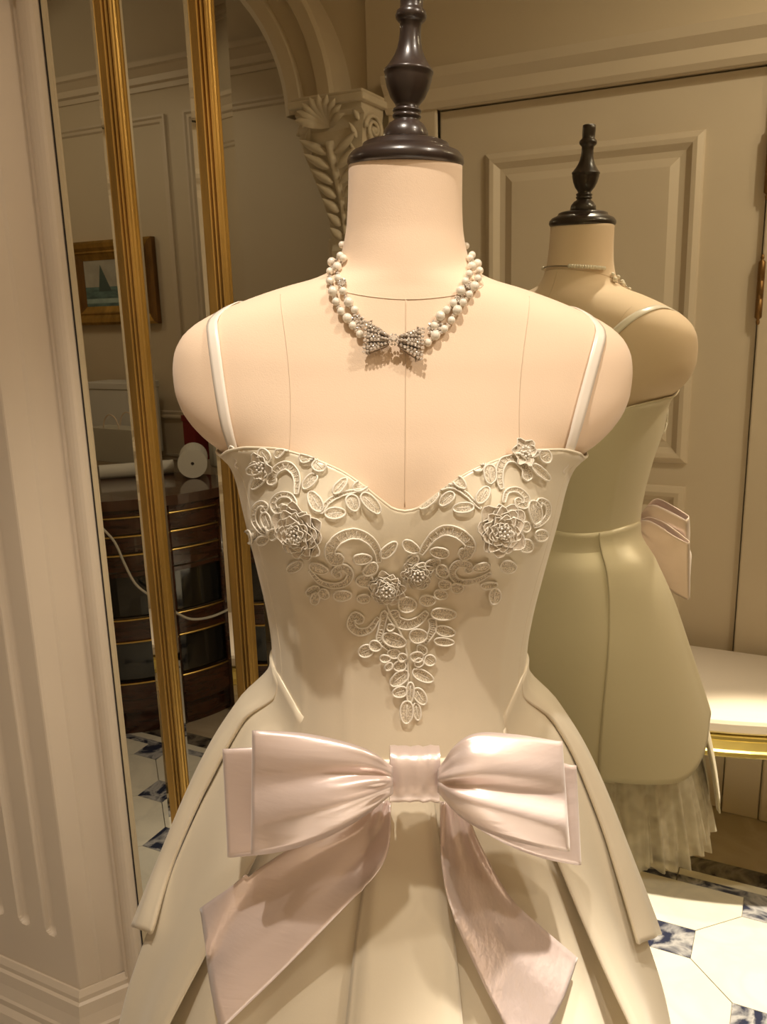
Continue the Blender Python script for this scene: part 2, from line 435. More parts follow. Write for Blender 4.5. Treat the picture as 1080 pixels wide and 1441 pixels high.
# door
DX0, DX1, DZ = -1.026, -0.1255, 2.075
door = tag(empty('door_1', ((DX0 + DX1) / 2, YF, 0)), kind='structure')
dx = -(DX0 + DX1) / 2
MB().box((DX0 + dx, -0.05, 0.004), (DX1 + dx, -0.012, DZ)).build('leaf', M['paint'], door, smooth_=False)
def dpanel(x0, x1, z0, z1):
    # sunk moulding and raised field
    prof = [(0.0, -0.013), (0.004, -0.002), (0.018, 0.006), (0.03, 0.004), (0.046, -0.010), (0.062, -0.0115), (0.085, 0.0)]
    cor = [(x0, z0, 1, 1), (x1, z0, -1, 1), (x1, z1, -1, -1), (x0, z1, 1, -1)]
    for i in range(4):
        a, b = cor[i], cor[(i + 1) % 4]
        rows = [[(c[0] + dx + c[2] * u, h, c[1] + c[3] * u) for u, h in prof] for c in (a, b)]
        MB().grid(rows).build('panel_moulding', M['paint'], door, smooth_=False)
    MB().box((x0 + 0.085 + dx, -0.012, z0 + 0.085), (x1 - 0.085 + dx, 0.0, z1 - 0.085)).build('raised_panel', M['paint'], door, smooth_=False)
dpanel(-0.886, -0.279, 1.060, 1.945)
dpanel(-0.886, -0.279, 0.20, 0.995)
for zz in (1.534, 1.845, 0.33):
    hg = MB()
    hg.lathe([(0.0, zz + 0.09), (0.004, zz + 0.088), (0.005, zz + 0.08), (0.003, zz + 0.076), (0.009, zz + 0.07), (0.009, zz + 0.024), (0.0075, zz + 0.023), (0.009, zz + 0.022),
              (0.009, zz - 0.022), (0.0075, zz - 0.023), (0.009, zz - 0.024), (0.009, zz - 0.07), (0.003, zz - 0.076), (0.005, zz - 0.08), (0.004, zz - 0.088), (0.0, zz - 0.09)], 14, (DX1 + dx + 0.004, 0.006))
    hg.build('hinge', M['gold_dark'], door)
kn = MB().lathe([(0, 0.0), (0.026, 0.0), (0.026, 0.006), (0.011, 0.012), (0.010, 0.034), (0.025, 0.046), (0.027, 0.056), (0.018, 0.066), (0, 0.068)], 20).build('door_knob', M['brass'], door)
kn.rotation_euler = (-pi / 2, 0, 0); kn.location = (DX0 + dx + 0.07, -0.012, 1.02)
cs = MB().box((-0.122, YF - 0.10, 0), (-0.022, YF + 0.006, 2.079))
tag(cs.build('trim_6', M['paint'], smooth_=False, bevel=0.004), kind='structure')
tag(box('trim_7', (-1.19, YF - 0.02, 0), (-1.03, YF + 0.012, 2.09), M['paint'], bevel=0.006), kind='structure')
tag(box('trim_8', (-0.019, YF - 0.01, 0), (0.03, YF + 0.012, 2.09), M['paint'], bevel=0.006), kind='structure')
tag(box('wall_closet', (-1.03, YF - 0.11, 0), (-0.122, YF - 0.09, 2.10), M['dark_gap']), kind='structure')

# corbel with acanthus leaf, shell and side scrolls (built facing +Y, hanging from z = 0 downwards)
def leaf_relief(mb, cx, cz, ang, ln, wd, y, h, n=7):
    """a curled leaf lobe as a raised surface in the xz plane facing +Y"""
    rows = []
    for i in range(n + 1):
        s = i / n; r = wd * (sin(pi * min(1, s * 0.95 + 0.05))) ** 0.7 * (1 - 0.35 * s)
        row = []
        for j in range(5):
            u = (j - 2) / 2
            px, pz = u * r, s * ln
            row.append((cx + px * cos(ang) - pz * sin(ang), y(s) + h * (1 - u * u) * sin(pi * min(1, s + 0.1)) ** 0.5 + h * 0.9 * s * s, cz + px * sin(ang) + pz * cos(ang)))
        rows.append(row)
    mb.grid(rows)
def make_corbel(name, loc, rotz=0):
    root = tag(empty(name, loc, (0, 0, rotz)), kind='structure')
    prof = [(0, 0.0), (0.115, 0.0), (0.115, -0.018), (0.10, -0.03), (0.105, -0.07), (0.098, -0.13), (0.075, -0.20), (0.055, -0.27), (0.045, -0.33), (0.042, -0.40), (0.050, -0.42), (0.046, -0.44), (0, -0.45)]
    mb = MB(); n = len(prof)
    def wid(z): return 0.10 - 0.055 * smooth(-z / 0.42)
    va = [(-wid(z), y, z) for y, z in prof]; vb = [(wid(z), y, z) for y, z in prof]
    mb.add(va + vb, [(i, i + 1, n + i + 1, n + i) for i in range(n - 1)] + [tuple(range(n)), tuple(range(2*n - 1, n - 1, -1))])
    mb.build('console_block', M['plaster'], root, smooth_=False)
    def yb(z): return interp([(p[1], p[0]) for p in prof[1:-1]], z)
    # shell at the top
    sh = MB()
    for k in range(9):
        a = radians(-80 + 20 * k)
        leaf_relief(sh, 0, -0.055, a, 0.078, 0.019, lambda s: 0.104 + 0.045 * sin(pi * s * 0.6), 0.010, 5)
    sh.build('shell', M['plaster'], root)
    # acanthus lobes, in pairs down the leaf
    for k in range(7):
        z = -0.10 - 0.042 * k
        for sg in (-1, 1):
            lf = MB()
            leaf_relief(lf, sg * 0.012, z - 0.035, -sg * radians(58 - 4 * k), 0.088 - 0.007 * k, 0.017, lambda s, z=z: yb(z) + 0.002 + 0.010 * s, 0.012, 6)
            lf.build('leaf_lobe', M['plaster'], root)
    MB().tube([(0, yb(z) + 0.008, z) for z in [-0.10 - 0.03 * i for i in range(11)]], lambda t: 0.012 - 0.007 * t, 8).build('leaf_spine', M['plaster'], root)
    # side scrolls
    for sg in (-1, 1):
        pts = []
        for i in range(60):
            a = i / 59 * 2 * pi * 2.3; r = 0.044 - 0.040 * i / 59
            pts.append((sg * 0.102, 0.055 + r * cos(a), -0.07 + r * sin(a)))
        MB().tube(pts, lambda t: 0.0065 - 0.002 * t, 6).build('scroll', M['plaster'], root)
        MB().sphere((sg * 0.102, 0.055, -0.07), 0.009).build('scroll_eye', M['plaster'], root)
        fl = MB()
        for k in range(4):
            leaf_relief(fl, sg * (0.085 - 0.008 * k), -0.05 - 0.05 * k, sg * radians(20), 0.05, 0.010, lambda s, k=k: yb(-0.05 - 0.05 * k) + 0.002, 0.007, 5)
        fl.build('edge_leaf', M['plaster'], root)
    MB().box((-0.115, 0, 0.0), (0.115, 0.13, 0.022)).box((-0.108, 0, 0.022), (0.108, 0.122, 0.034)).build('abacus', M['plaster'], root, smooth_=False, bevel=0.004)
    return root
cb = make_corbel('trim_9', (-1.31, YF + 0.02, 2.095)); cb.scale = (1.12, 1.25, 0.95)

# mirror wall: bevelled panes, gilded mouldings, white bead
MZ0, MZ1 = 0.10, 2.70
wm = tag(empty('wall_mirror', (0, 0, 0)), 'tall wide wall mirror divided by gilt uprights, directly behind the dress form', 'mirror')
def pane(x0, x1, bl, br):
    yb_, yf_ = -0.001, -0.005
    bz = 0.028
    xs = [x0, x0 + bl, x1 - br, x1]; zs = [MZ0, MZ0 + bz, MZ1 - bz, MZ1]
    o = [(x0, yb_, MZ0), (x1, yb_, MZ0), (x1, yb_, MZ1), (x0, yb_, MZ1)]
    i = [(xs[1], yf_, zs[1]), (xs[2], yf_, zs[1]), (xs[2], yf_, zs[2]), (xs[1], yf_, zs[2])]
    bk = [(p[0], 0.002, p[2]) for p in o]
    v = o + i + bk
    f = [(4, 5, 6, 7), (0, 1, 5, 4), (1, 2, 6, 5), (2, 3, 7, 6), (3, 0, 4, 7), (8, 11, 10, 9), (0, 8, 9, 1), (1, 9, 10, 2), (2, 10, 11, 3), (3, 11, 8, 0)]
    obj('pane', v, f, M['mirror'], wm, smooth_=False)
pane(-1.088, -0.977, 0.018, 0.008)
pane(-0.943, -0.805, 0.018, 0.010)
pane(-0.773, 1.40, 0.030, 0.030)
def mullion(x0, x1):
    w_ = x1 - x0
    prof = [(0, 0.0), (0.0, 0.012), (0.03, 0.015), (0.10, 0.016), (0.36, 0.013), (0.42, 0.012), (0.44, 0.018)]
    for c0, hw, hh in ((0.53, 0.085, 0.024), (0.705, 0.08, 0.022), (0.88, 0.085, 0.020)):
        for k in range(7):
            a = pi * k / 6
            prof.append((c0 - hw * cos(a), 0.010 + (hh - 0.010) * sin(a)))
    prof += [(0.985, 0.008), (1.0, 0.006), (1.0, 0.0)]
    rows = [[(x0 + w_ * u, 0.002 - h * 0.62, z) for u, h in prof] for z in [MZ0 + (MZ1 - MZ0) * i / 40 for i in range(41)]]
    MB().grid(rows).build('gilded_moulding', M['gold'], wm, smooth_=False)
mullion(-0.979, -0.941)
mullion(-0.807, -0.771)
mullion(1.398, 1.45)
box('dark_gap_strip', (-1.0912, -0.0012, MZ0), (-1.0878, 0.004, MZ1), M['dark_gap'], wm)
for z0_, z1_ in ((0.0, MZ0), (MZ1, MZ1 + 0.1)):
    box('gilded_rail', (-1.09, -0.018, z0_ + 0.002), (1.45, 0.018, z1_), M['gold'] if z0_ else M['paint'], wm, bevel=0.006)

# fluted pilaster left of the mirror
PX1, PXE, PY, PX0 = -1.190, -1.141, -0.079, -1.66
pil = tag(empty('trim_10', (0, 0, 0)), kind='structure')
nx = 150
fl_c = [-1.250, -1.325, -1.400, -1.475, -1.550, -1.625]; fw = 0.0155
ZB, ZT = 0.318, 2.05
def flute(x, z):
    d = 0.0
    for c in fl_c:
        u = (x - c) / fw
        if abs(u) < 1:
            e = 0.0
            if z < ZB + fw: e = (ZB + fw - z) / fw
            if z > ZT - fw: e = (z - ZT + fw) / fw
            q = 1 - u * u - e * e
            if q > 0: d = max(d, 0.013 * sqrt(q))
    return d
xs = [PX0 + (PX1 - 0.004 - PX0) * i / nx for i in range(nx + 1)]
zs = [0.08, 0.2, 0.29] + [ZB + fw * 1.4 * i / 14 for i in range(15)] + [0.45 + 1.55 * i / 12 for i in range(13)] + [ZT - fw * 1.2 + fw * 1.3 * i / 12 for i in range(13)] + [2.2, 2.6, HC]
rows = [[(x, PY + flute(x, z), z) for x in xs] + [(PX1 - 0.0005, PY + 0.001, z), (PX1 + 0.003, PY + 0.005, z), (PX1 + 0.019, PY + 0.031, z), (PX1 + 0.024, PY + 0.035, z), (PXE, 0.004, z), (PXE, 0.02, z)] for z in zs]
rows = [[(PX0, 0.02, r[0][2])] + r for r in rows]
MB().grid(rows).build('shaft', M['paint'], pil, smooth_=False)
BP = [(0.0, 0.215), (0.004, 0.215), (0.010, 0.204), (0.010, 0.194), (0.015, 0.190), (0.018, 0.165), (0.025, 0.142), (0.029, 0.138), (0.029, 0.124), (0.038, 0.114), (0.041, 0.095), (0.041, 0.0)]
rows = []
for (x, y, ox, oy) in ((PX0, 0.02, -1, 0), (PX0, PY, -1, -1), (PX1, PY, 0.556, -1), (PXE, -0.002, 0.85, -0.53)):
    rows.append([(x + ox * a, y + oy * a, z) for a, z in BP])
MB().grid(rows).build('base_moulding', M['paint'], pil, smooth_=False)
# white bead beside the mirror
prof = [(-1.141, 0.0), (-1.141, 0.016), (-1.137, 0.020), (-1.134, 0.016)] + [(-1.113 - 0.019 * cos(pi * k / 8), 0.016 + 0.010 * sin(pi * k / 8)) for k in range(9)] + [(-1.0925, 0.012), (-1.0925, 0.0)]
rows = [[(x, 0.01 - h, z) for x, h in prof] for z in (0, 1, 2, HC)]
MB().grid(rows).build('bead_moulding', M['paint'], pil, smooth_=False)
cb = make_corbel('trim_11', (-1.128, -0.027, 2.435), radians(-90)); cb.scale = (0.22, 1.0, 0.97)
tag(profile_run('baseboard_back', [(0, 0), (0.02, 0), (0.02, 0.10), (0.012, 0.12), (0, 0.125)], (1.46, 0.02, 0), (2.3, 0.02, 0), (0, -1, 0), M['paint']), kind='structure')
tag(profile_run('baseboard_front', [(0, 0), (0.02, 0), (0.02, 0.10), (0.012, 0.12), (0, 0.125)], (0.03, YF, 0), (2.3, YF, 0), (0, 1, 0), M['paint']), kind='structure')

# ================================================================== DRESS FORM
TILT = radians(2.0)
PIV = Vector((-0.329, -0.333, 1.626))
Rm = Matrix.Rotation(YAW, 3, 'Z') @ Matrix.Rotation(TILT, 3, 'Y')
ROOT = PIV - Rm @ Vector((0, 0, 1.626))
ROTE = Rm.to_euler()
Ri = Rm.transposed()
CAML = Ri @ (CAM - ROOT)
def lray(x, y):
    d = CF * F_PX + CR * (x - 540) + CU * (720.5 - y)
    return (Ri @ d).normalized()
def at_y(px, yl):
    d = lray(*px); return CAML + d * ((yl - CAML.y) / d.y)

# z, half width, front depth, back depth, exponent
BODY = [(1.626, .0500, .047, .047, 2.0), (1.600, .0505, .047, .048, 2.0), (1.575, .0520, .048, .050, 2.0), (1.556, .0555, .051, .053, 2.0),
        (1.545, .0595, .053, .057, 2.0), (1.537, .0660, .0545, .060, 2.0), (1.530, .0800, .056, .063, 2.05), (1.523, .1050, .0575, .067, 2.1), (1.515, .1300, .060, .071, 2.15),
        (1.506, .1540, .0625, .074, 2.2), (1.4975, .1740, .065, .077, 2.2), (1.487, .1920, .068, .080, 2.2), (1.475, .2040, .072, .083, 2.2),
        (1.460, .2105, .077, .086, 2.2), (1.446, .2120, .081, .088, 2.2), (1.430, .2110, .086, .090, 2.2), (1.413, .2060, .091, .092, 2.2),
        (1.400, .1980, .094, .093, 2.2), (1.386, .1850, .097, .093, 2.2), (1.374, .1690, .0985, .093, 2.2), (1.362, .1565, .099, .093, 2.25), (1.345, .1500, .099, .092, 2.3),
        (1.320, .1450, .098, .091, 2.3), (1.290, .1390, .094, .088, 2.3), (1.260, .1330, .090, .085, 2.3), (1.215, .1245, .086, .081, 2.3),
        (1.185, .1210, .085, .079, 2.3), (1.155, .1200, .086, .079, 2.3), (1.120, .1240, .090, .083, 2.25), (1.080, .1340, .096, .090, 2.2), (1.030, .1450, .100, .098, 2.2), (0.95, .150, .100, .10, 2.2)]
_cache = {}
def ring(z):
    k = round(z, 5)
    if k not in _cache: _cache[k] = tuple(interp(BODY, z, i) for i in (1, 2, 3, 4))
    return _cache[k]
def bust(x, z):
    g = 0.0
    for sx in (-1, 1):
        dz = (z - 1.322); sz = 0.052 if dz > 0 else 0.040
        g += 0.030 * exp(-((x - sx * 0.073) / 0.046) ** 2 - (dz / sz) ** 2)
    return g
def body_pt(phi, z, off=0.0):
    a, bf, bb, n = ring(z)
    s, c = sin(phi), cos(phi); b = bf if c > 0 else bb
    x = a * math.copysign(abs(s) ** (2 / n), s); y = -b * math.copysign(abs(c) ** (2 / n), c)
    if c > 0: y -= bust(x, z) * min(1, c * 2)
    nx_, ny_ = x / (a * a), y / (b * b); l = sqrt(nx_ * nx_ + ny_ * ny_) or 1
    return Vector((x + off * nx_ / l, y + off * ny_ / l, z))

form = tag(empty('dress_form', ROOT, ROTE), 'cream linen tailoring dress form with dark turned wooden neck finial wearing the gown', 'mannequin')
NP = 112
zl = []
z = 1.626
while z > 0.96:
    zl.append(z)
    z -= 0.0025 if 1.495 < z < 1.55 else (0.005 if z > 1.34 else 0.012)
rows = [[body_pt(2 * pi * j / NP, z) for j in range(NP)] for z in zl]
mb = MB(); mb.grid(rows, True)
nv = len(mb.v)
mb.f.append(tuple(range(NP))); mb.f.append(tuple(range(nv - NP, nv)))
torso = mb.build('torso', M['linen'], form)
torso_bvh = BVHTree.FromPolygons([Vector(v) for v in mb.v], mb.f)
# seams
def seam(pts, r=0.0005):
    MB().tube(pts, r, 5).build('seam', M['seam'], form)
seam([body_pt(2 * pi * j / 90, 1.511 + 0.037 * min(1.0, 1 - cos(2 * pi * j / 90)) ** 0.72 + 0.012 * max(0, -cos(2 * pi * j / 90)), 0.0001) for j in range(91)], 0.0006)
seam([body_pt(0, 1.512 - 0.17 * i / 30, 0.0001) for i in range(31)])
seam([body_pt(pi, 1.56 - 0.21 * i / 30, 0.0001) for i in range(31)])
for sg in (-1, 1):
    pts = []
    for i in range(31):
        z = 1.515 - 0.15 * i / 30
        x = lerp(0.108, 0.098, i / 30) - 0.006 * sin(pi * i / 30)
        a, bf, bb, n = ring(z)
        s = min(0.98, (x / a)) ** (n / 2)
        pts.append(body_pt(sg * math.asin(s), z, 0.0001))
    seam(pts, 0.0004)
    pts = []
    for i in range(31):
        z = 1.505 - 0.14 * i / 30
        a, bf, bb, n = ring(z); x = lerp(0.135, 0.11, i / 30)
        s = min(0.98, (x / a)) ** (n / 2)
        pts.append(body_pt(pi - sg * math.asin(s), z, 0.0001))
    seam(pts, 0.0004)
# wooden cap and finial (leaning slightly)
capm = MB()
capm.lathe([(0.0, 1.623), (0.046, 1.623), (0.0495, 1.6245), (0.0515, 1.628), (0.0508, 1.632), (0.047, 1.6365), (0.040, 1.6395), (0.0385, 1.6405), (0.0375, 1.6435), (0.033, 1.6455), (0.028, 1.6465), (0.0, 1.6465)], 56)
capm.build('neck_cap', M['wood'], form)
fin = [(0.0, 1.6460), (0.0195, 1.6462), (0.0200, 1.6490), (0.0190, 1.6545), (0.0150, 1.6600), (0.0112, 1.6625), (0.0108, 1.6640), (0.0122, 1.6650), (0.0126, 1.6664), (0.0118, 1.6678), (0.0106, 1.6684),
       (0.0122, 1.6694), (0.0126, 1.6708), (0.0116, 1.6722), (0.0098, 1.6730), (0.0110, 1.6760), (0.0150, 1.6810), (0.0185, 1.6890), (0.0203, 1.6960), (0.0206, 1.7000), (0.0212, 1.7004), (0.0214, 1.7020), (0.0208, 1.7030),
       (0.0195, 1.7042), (0.0160, 1.7090), (0.0130, 1.7140), (0.0108, 1.7200), (0.0095, 1.7260), (0.0090, 1.7330), (0.0092, 1.7390), (0.0108, 1.7405), (0.0128, 1.7425), (0.0134, 1.7450), (0.0126, 1.7478), (0.0104, 1.7498), (0.0096, 1.7510),
       (0.0098, 1.7560), (0.0100, 1.7640), (0.0098, 1.7690), (0.0080, 1.7700), (0.0, 1.7702)]
fo = MB().lathe([(r, z - 1.646) for r, z in fin], 40).build('finial', M['wood'], form)
fo.location = (0, 0, 1.646); fo.rotation_euler = (0, radians(1.8), 0)
MB().lathe([(0, 0.98), (0.02, 0.98), (0.02, 0.04), (0, 0.04)], 20).build('stand_pole', M['wood'], form)
bs = MB().lathe([(0, 0.045), (0.022, 0.045), (0.03, 0.036), (0.13, 0.024), (0.15, 0.016), (0.15, 0.0), (0, 0.0)], 40).build('stand_base', M['wood'], form)
bs.matrix_local = Matrix.Translation(Ri @ Vector((0, 0, 0.006 - ROOT.z))) @ Matrix.Rotation(-TILT, 4, 'Y')

# ================================================================== DRESS
dress = tag(empty('wedding_dress', ROOT, ROTE), 'strapless ivory satin wedding dress with lace bodice and big blush bow', 'dress')
def top_z(phi):
    # sweetheart neckline
    x = abs(body_pt(phi, 1.37).x)
    if cos(phi) > 0:
        return interp([(0.0, 1.340), (0.008, 1.3415), (0.02, 1.350), (0.035, 1.362), (0.055, 1.376), (0.075, 1.385), (0.095, 1.389), (0.115, 1.388), (0.135, 1.383), (0.16, 1.374), (0.25, 1.372)], x)
    return 1.372 - 0.020 * smooth(-cos(phi) * 1.2)
def bone(phi):
    # slim raised boning channels
    g = 0.0
    for d in (20, 44, 68, 112, 150):
        u = (abs(math.degrees(phi)) - d) / 2.2
        g += 0.0009 * exp(-u * u)
    return g
BB = 1.045
def bod_pt(phi, z, off=0.0):
    return body_pt(phi, z, 0.0042 + bone(phi) * smooth((1.30 - z) / 0.05) + off)
NPB, NZB = 180, 60
rows = []
for i in range(NZB + 1):
    t = i / NZB; row = []
    for j in range(NPB):
        ph = -pi + 2 * pi * j / NPB
        tz = top_z(ph); z = lerp(tz, BB, t ** 1.05)
        row.append(bod_pt(ph, z))
    rows.append(row)
bmb = MB(); bmb.grid(rows, True)
bod = bmb.build('bodice', M['satin'], dress, solid=0.002, offset=1)
bod_bvh = BVHTree.FromPolygons([Vector(v) for v in bmb.v], bmb.f)
MB().tube([bod_pt(-pi + 2 * pi * j / 240, top_z(-pi + 2 * pi * j / 240) - 0.0005, 0.0012) for j in range(240)], 0.0013, 7, closed=True).build('neckline_binding', M['satin'], dress)
for d in (-62, 62):
    ph = radians(d)
    MB().tube([bod_pt(ph, lerp(top_z(ph), 1.08, i / 40), 0.0018) for i in range(41)], 0.0006, 5).build('side_seam', M['satin'], dress)

# ---- skirt layers
SK = [(1.172, .1250, .094, .088), (1.150, .1370, .098, .094), (1.120, .1570, .104, .106), (1.080, .1810, .113, .122), (1.040, .2000, .124, .136), (1.000, .2180, .136, .150),
      (0.950, .2390, .150, .166), (0.900, .2600, .163, .181), (0.850, .2800, .176, .195), (0.800, .2980, .188, .207), (0.720, .3180, .203, .221), (0.620, .335, .214, .232)]
LAY = {'A': 1.0, 'B': 0.966, 'D': 0.955, 'C': 0.91, 'T': 0.875}
def sk_ab(z, lay):
    k = LAY[lay]; return interp(SK, z, 1) * k, interp(SK, z, 2) * k, interp(SK, z, 3) * k
def sk_top(phi):
    c = cos(phi)
    return 1.168 - 0.062 * smooth((c - 0.25) / 0.7) if c > 0 else 1.168 - 0.012 * smooth(-c)
def sk_pt(phi, z, lay, off=0.0):
    a, bf, bb = sk_ab(z, lay); s, c = sin(phi), cos(phi); b = bf if c > 0 else bb
    p = Vector((a * s, -b * c, z))
    tz = sk_top(phi); k = smooth((tz - z) / 0.055)
    if k < 1:
        q = bod_pt(phi, z, 0.003); r0 = sqrt(q.x**2 + q.y**2); r1 = max(sqrt(p.x**2 + p.y**2), r0)
        r = lerp(r0, r1, k); l = sqrt(p.x**2 + p.y**2); p.x *= r / l; p.y *= r / l
    n = Vector((p.x / (a * a), p.y / (b * b), 0.25 / a)); n.normalize()
    return p + n * off
def ray_skirt(px, lay):
    d = lray(*px); best = None; t0 = 0.3
    def f(t):
        p = CAML + d * t; a, bf, bb = sk_ab(p.z, lay); b = bf if p.y < 0 else bb
        return (p.x / a) ** 2 + (p.y / b) ** 2 - 1
    t = 0.3; prev = f(t)
    while t < 1.4:
        t += 0.004; cur = f(t)
        if cur <= 0:
            p = CAML + d * t; a, bf, bb = sk_ab(p.z, lay); return atan2(p.x / a, -p.y / (bf if p.y < 0 else bb)), p.z
        if best is None or cur < best[0]: best = (cur, t)
    p = CAML + d * best[1]; a, bf, bb = sk_ab(p.z, lay); return atan2(p.x / a, -p.y / (bf if p.y < 0 else bb)), p.z
def edge_tab(pxs, lay):
    tb = sorted(((z, abs(ph)) for ph, z in (ray_skirt(p, lay) for p in pxs)))
    out = []
    for z, p in tb:
        if not out or z - out[-1][0] > 0.006: out.append((z, p))
    return out
def layer(name, lay, ph0, ph1, zt, zb, nphi=40, nz=46, fold=None, mt_='satin', solid=0.003):
    """ph0(z), ph1(z) limits; zt/zb(phi fraction) top and bottom"""
    rows = []
    for i in range(nz + 1):
        row = []
        for j in range(nphi + 1):
            u = j / nphi
            z0 = zt(u); z = lerp(z0, zb(u), i / nz)
            ph = lerp(ph0(z), ph1(z), u)
            row.append(sk_pt(ph, z, lay, fold(u, z, ph) if fold else 0.0))
        rows.append(row)
    mbx = MB(); mbx.grid(rows)
    o = mbx.build(name, M[mt_], dress, solid=solid, offset=0)
    return o, mbx
skirt_parts = []
# tulle petticoat, ruffled
for k in range(3):
    rows = []
    for i in range(15):
        z = lerp(0.86, 0.655 + 0.012 * k, i / 14); s = i / 14
        row = []
        for j in range(640):
            ph = 2 * pi * j / 640
            rf = (0.007 * sin(ph * 34 + k * 2) + 0.006 * sin(ph * 57 + 1.3 * k) + 0.003 * sin(ph * 83 + k)) * s ** 1.2
            zz = z + (0.006 * sin(ph * 17 + k) + 0.003 * sin(ph * 41)) * s
            p = sk_pt(ph, max(0.63, z), 'T', rf - 0.006 * k - 0.004 + 0.012 * s); row.append((p.x, p.y, zz))
        rows.append(row)
    MB().grid(rows, True).build('tulle_ruffle', M['tulle'], dress)
# base skirt (full round)
def fold_c(u, z, ph):
    s = smooth((1.06 - z) / 0.3)
    return s * (0.006 * cos(ph * 9 + 0.6) + 0.003 * cos(ph * 17))
o, mbx = layer('underskirt', 'C', lambda z: -pi, lambda z: pi, lambda u: sk_top(-pi + 2 * pi * u), lambda u: lerp(0.70, 0.81, smooth((abs(2 * u - 1) - 0.34) / 0.08)), 160, 40, fold_c, solid=0.002)
skirt_parts.append(mbx)
# centre box-pleat panel
eDL = edge_tab([(527, 1135), (522, 1180), (512, 1250), (500, 1330), (488, 1441)], 'D')
eDR = edge_tab([(612, 1135), (618, 1180), (630, 1250), (640, 1330), (650, 1441)], 'D')
def sgn_tab(pxs, lay):
    tb = sorted(((z, ph) for ph, z in (ray_skirt(p, lay) for p in pxs))); return tb
tDL = sgn_tab([(527, 1135), (522, 1180), (512, 1250), (500, 1330), (488, 1441)], 'D')
tDR = sgn_tab([(612, 1135), (618, 1180), (630, 1250), (640, 1330), (650, 1441)], 'D')
def fold_d(u, z, ph):
    e = min(u, 1 - u) * 2
    return 0.008 * smooth(e * 3) * smooth((1.10 - z) / 0.08) - 0.001
o, mbx = layer('centre_panel', 'D', lambda z: interp(tDL, z), lambda z: interp(tDR, z), lambda u: 1.105, lambda u: 0.69, 24, 40, fold_d)
skirt_parts.append(mbx)
# side pleats and back panels
pxB = {-1: [(424, 1028), (412, 1100), (366, 1200), (300, 1332), (242, 1441)], 1: [(716, 1030), (735, 1100), (783, 1218), (852, 1378), (880, 1441)]}
pxA = {-1: [(376, 985), (345, 1015), (315, 1065), (280, 1130), (248, 1205), (216, 1305)], 1: [(746, 982), (775, 1012), (812, 1075), (845, 1160), (872, 1240), (897, 1325)]}
for sg in (-1, 1):
    tb = edge_tab(pxB[sg], 'B')
    def fold_b(u, z, ph, sg=sg):
        e = smooth(u * 8)
        return 0.010 * (1 - e) * smooth((1.14 - z) / 0.1) * 0.3 + 0.004 * sin(u * pi * 2.2 + 0.5) * smooth((1.1 - z) / 0.2) - 0.002 * (1 - smooth(u * 14))
    o, mbx = layer('side_pleat', 'B', lambda z: sg * interp(tb, z), lambda z: sg * radians(76), lambda u: sk_top(sg * lerp(0.9, 1.4, u)) - 0.002, lambda u: lerp(0.695, 0.72, u), 40, 46, fold_b)
    skirt_parts.append(mbx)
    ta = edge_tab(pxA[sg], 'A')
    def fold_a(u, z, ph, sg=sg):
        s = smooth((1.15 - z) / 0.12)
        return 0.006 * s * sin(u * pi * 1.5 + 0.4) + 0.004 * exp(-((u - 0.10) / 0.06) ** 2) * s - 0.003 * (1 - smooth(u * 12)) * s
    def seam_ph(z): return radians(lerp(124, 135, smooth((1.14 - z) / 0.34)))
    o, mbx = layer('wrap_panel', 'A', lambda z: sg * interp(ta, z), lambda z: sg * seam_ph(z), lambda u: sk_top(sg * lerp(1.1, 2.2, u)), lambda u: lerp(0.885, 0.808, smooth(u / 0.6)), 50, 46, fold_a, solid=0.004)
    skirt_parts.append(mbx)
    o, mbx = layer('back_panel', 'A', lambda z: sg * (seam_ph(z) - 0.10), lambda z: sg * (pi - 0.003), lambda u: sk_top(sg * lerp(2.1, pi, u)) - 0.001, lambda u: 0.806, 30, 40, lambda u, z, ph: -0.0065, solid=0.003)
    skirt_parts.append(mbx)
MB().tube([sk_pt(pi, lerp(1.155, 0.82, i / 30), 'A', -0.004) for i in range(31)], 0.0012, 6).build('back_zip', M['seam'], dress)
allv, allf = [], []
for mbx in skirt_parts:
    n0 = len(allv); allv += [Vector(v) for v in mbx.v]; allf += [tuple(i + n0 for i in f) for f in mbx.f]
n0 = len(allv); allv += [Vector(v) for v in bmb.v]; allf += [tuple(i + n0 for i in f) for f in bmb.f]
skirt_bvh = BVHTree.FromPolygons(allv, allf)
def on_skirt(px, off):
    d = lray(*px); h = skirt_bvh.ray_cast(CAML, d)
    p = h[0] if h[0] is not None else at_y(px, -0.13)
    return p + Vector((0, -off, off * 0.3))

# ---- bow
YK = -0.158
bow = MB()
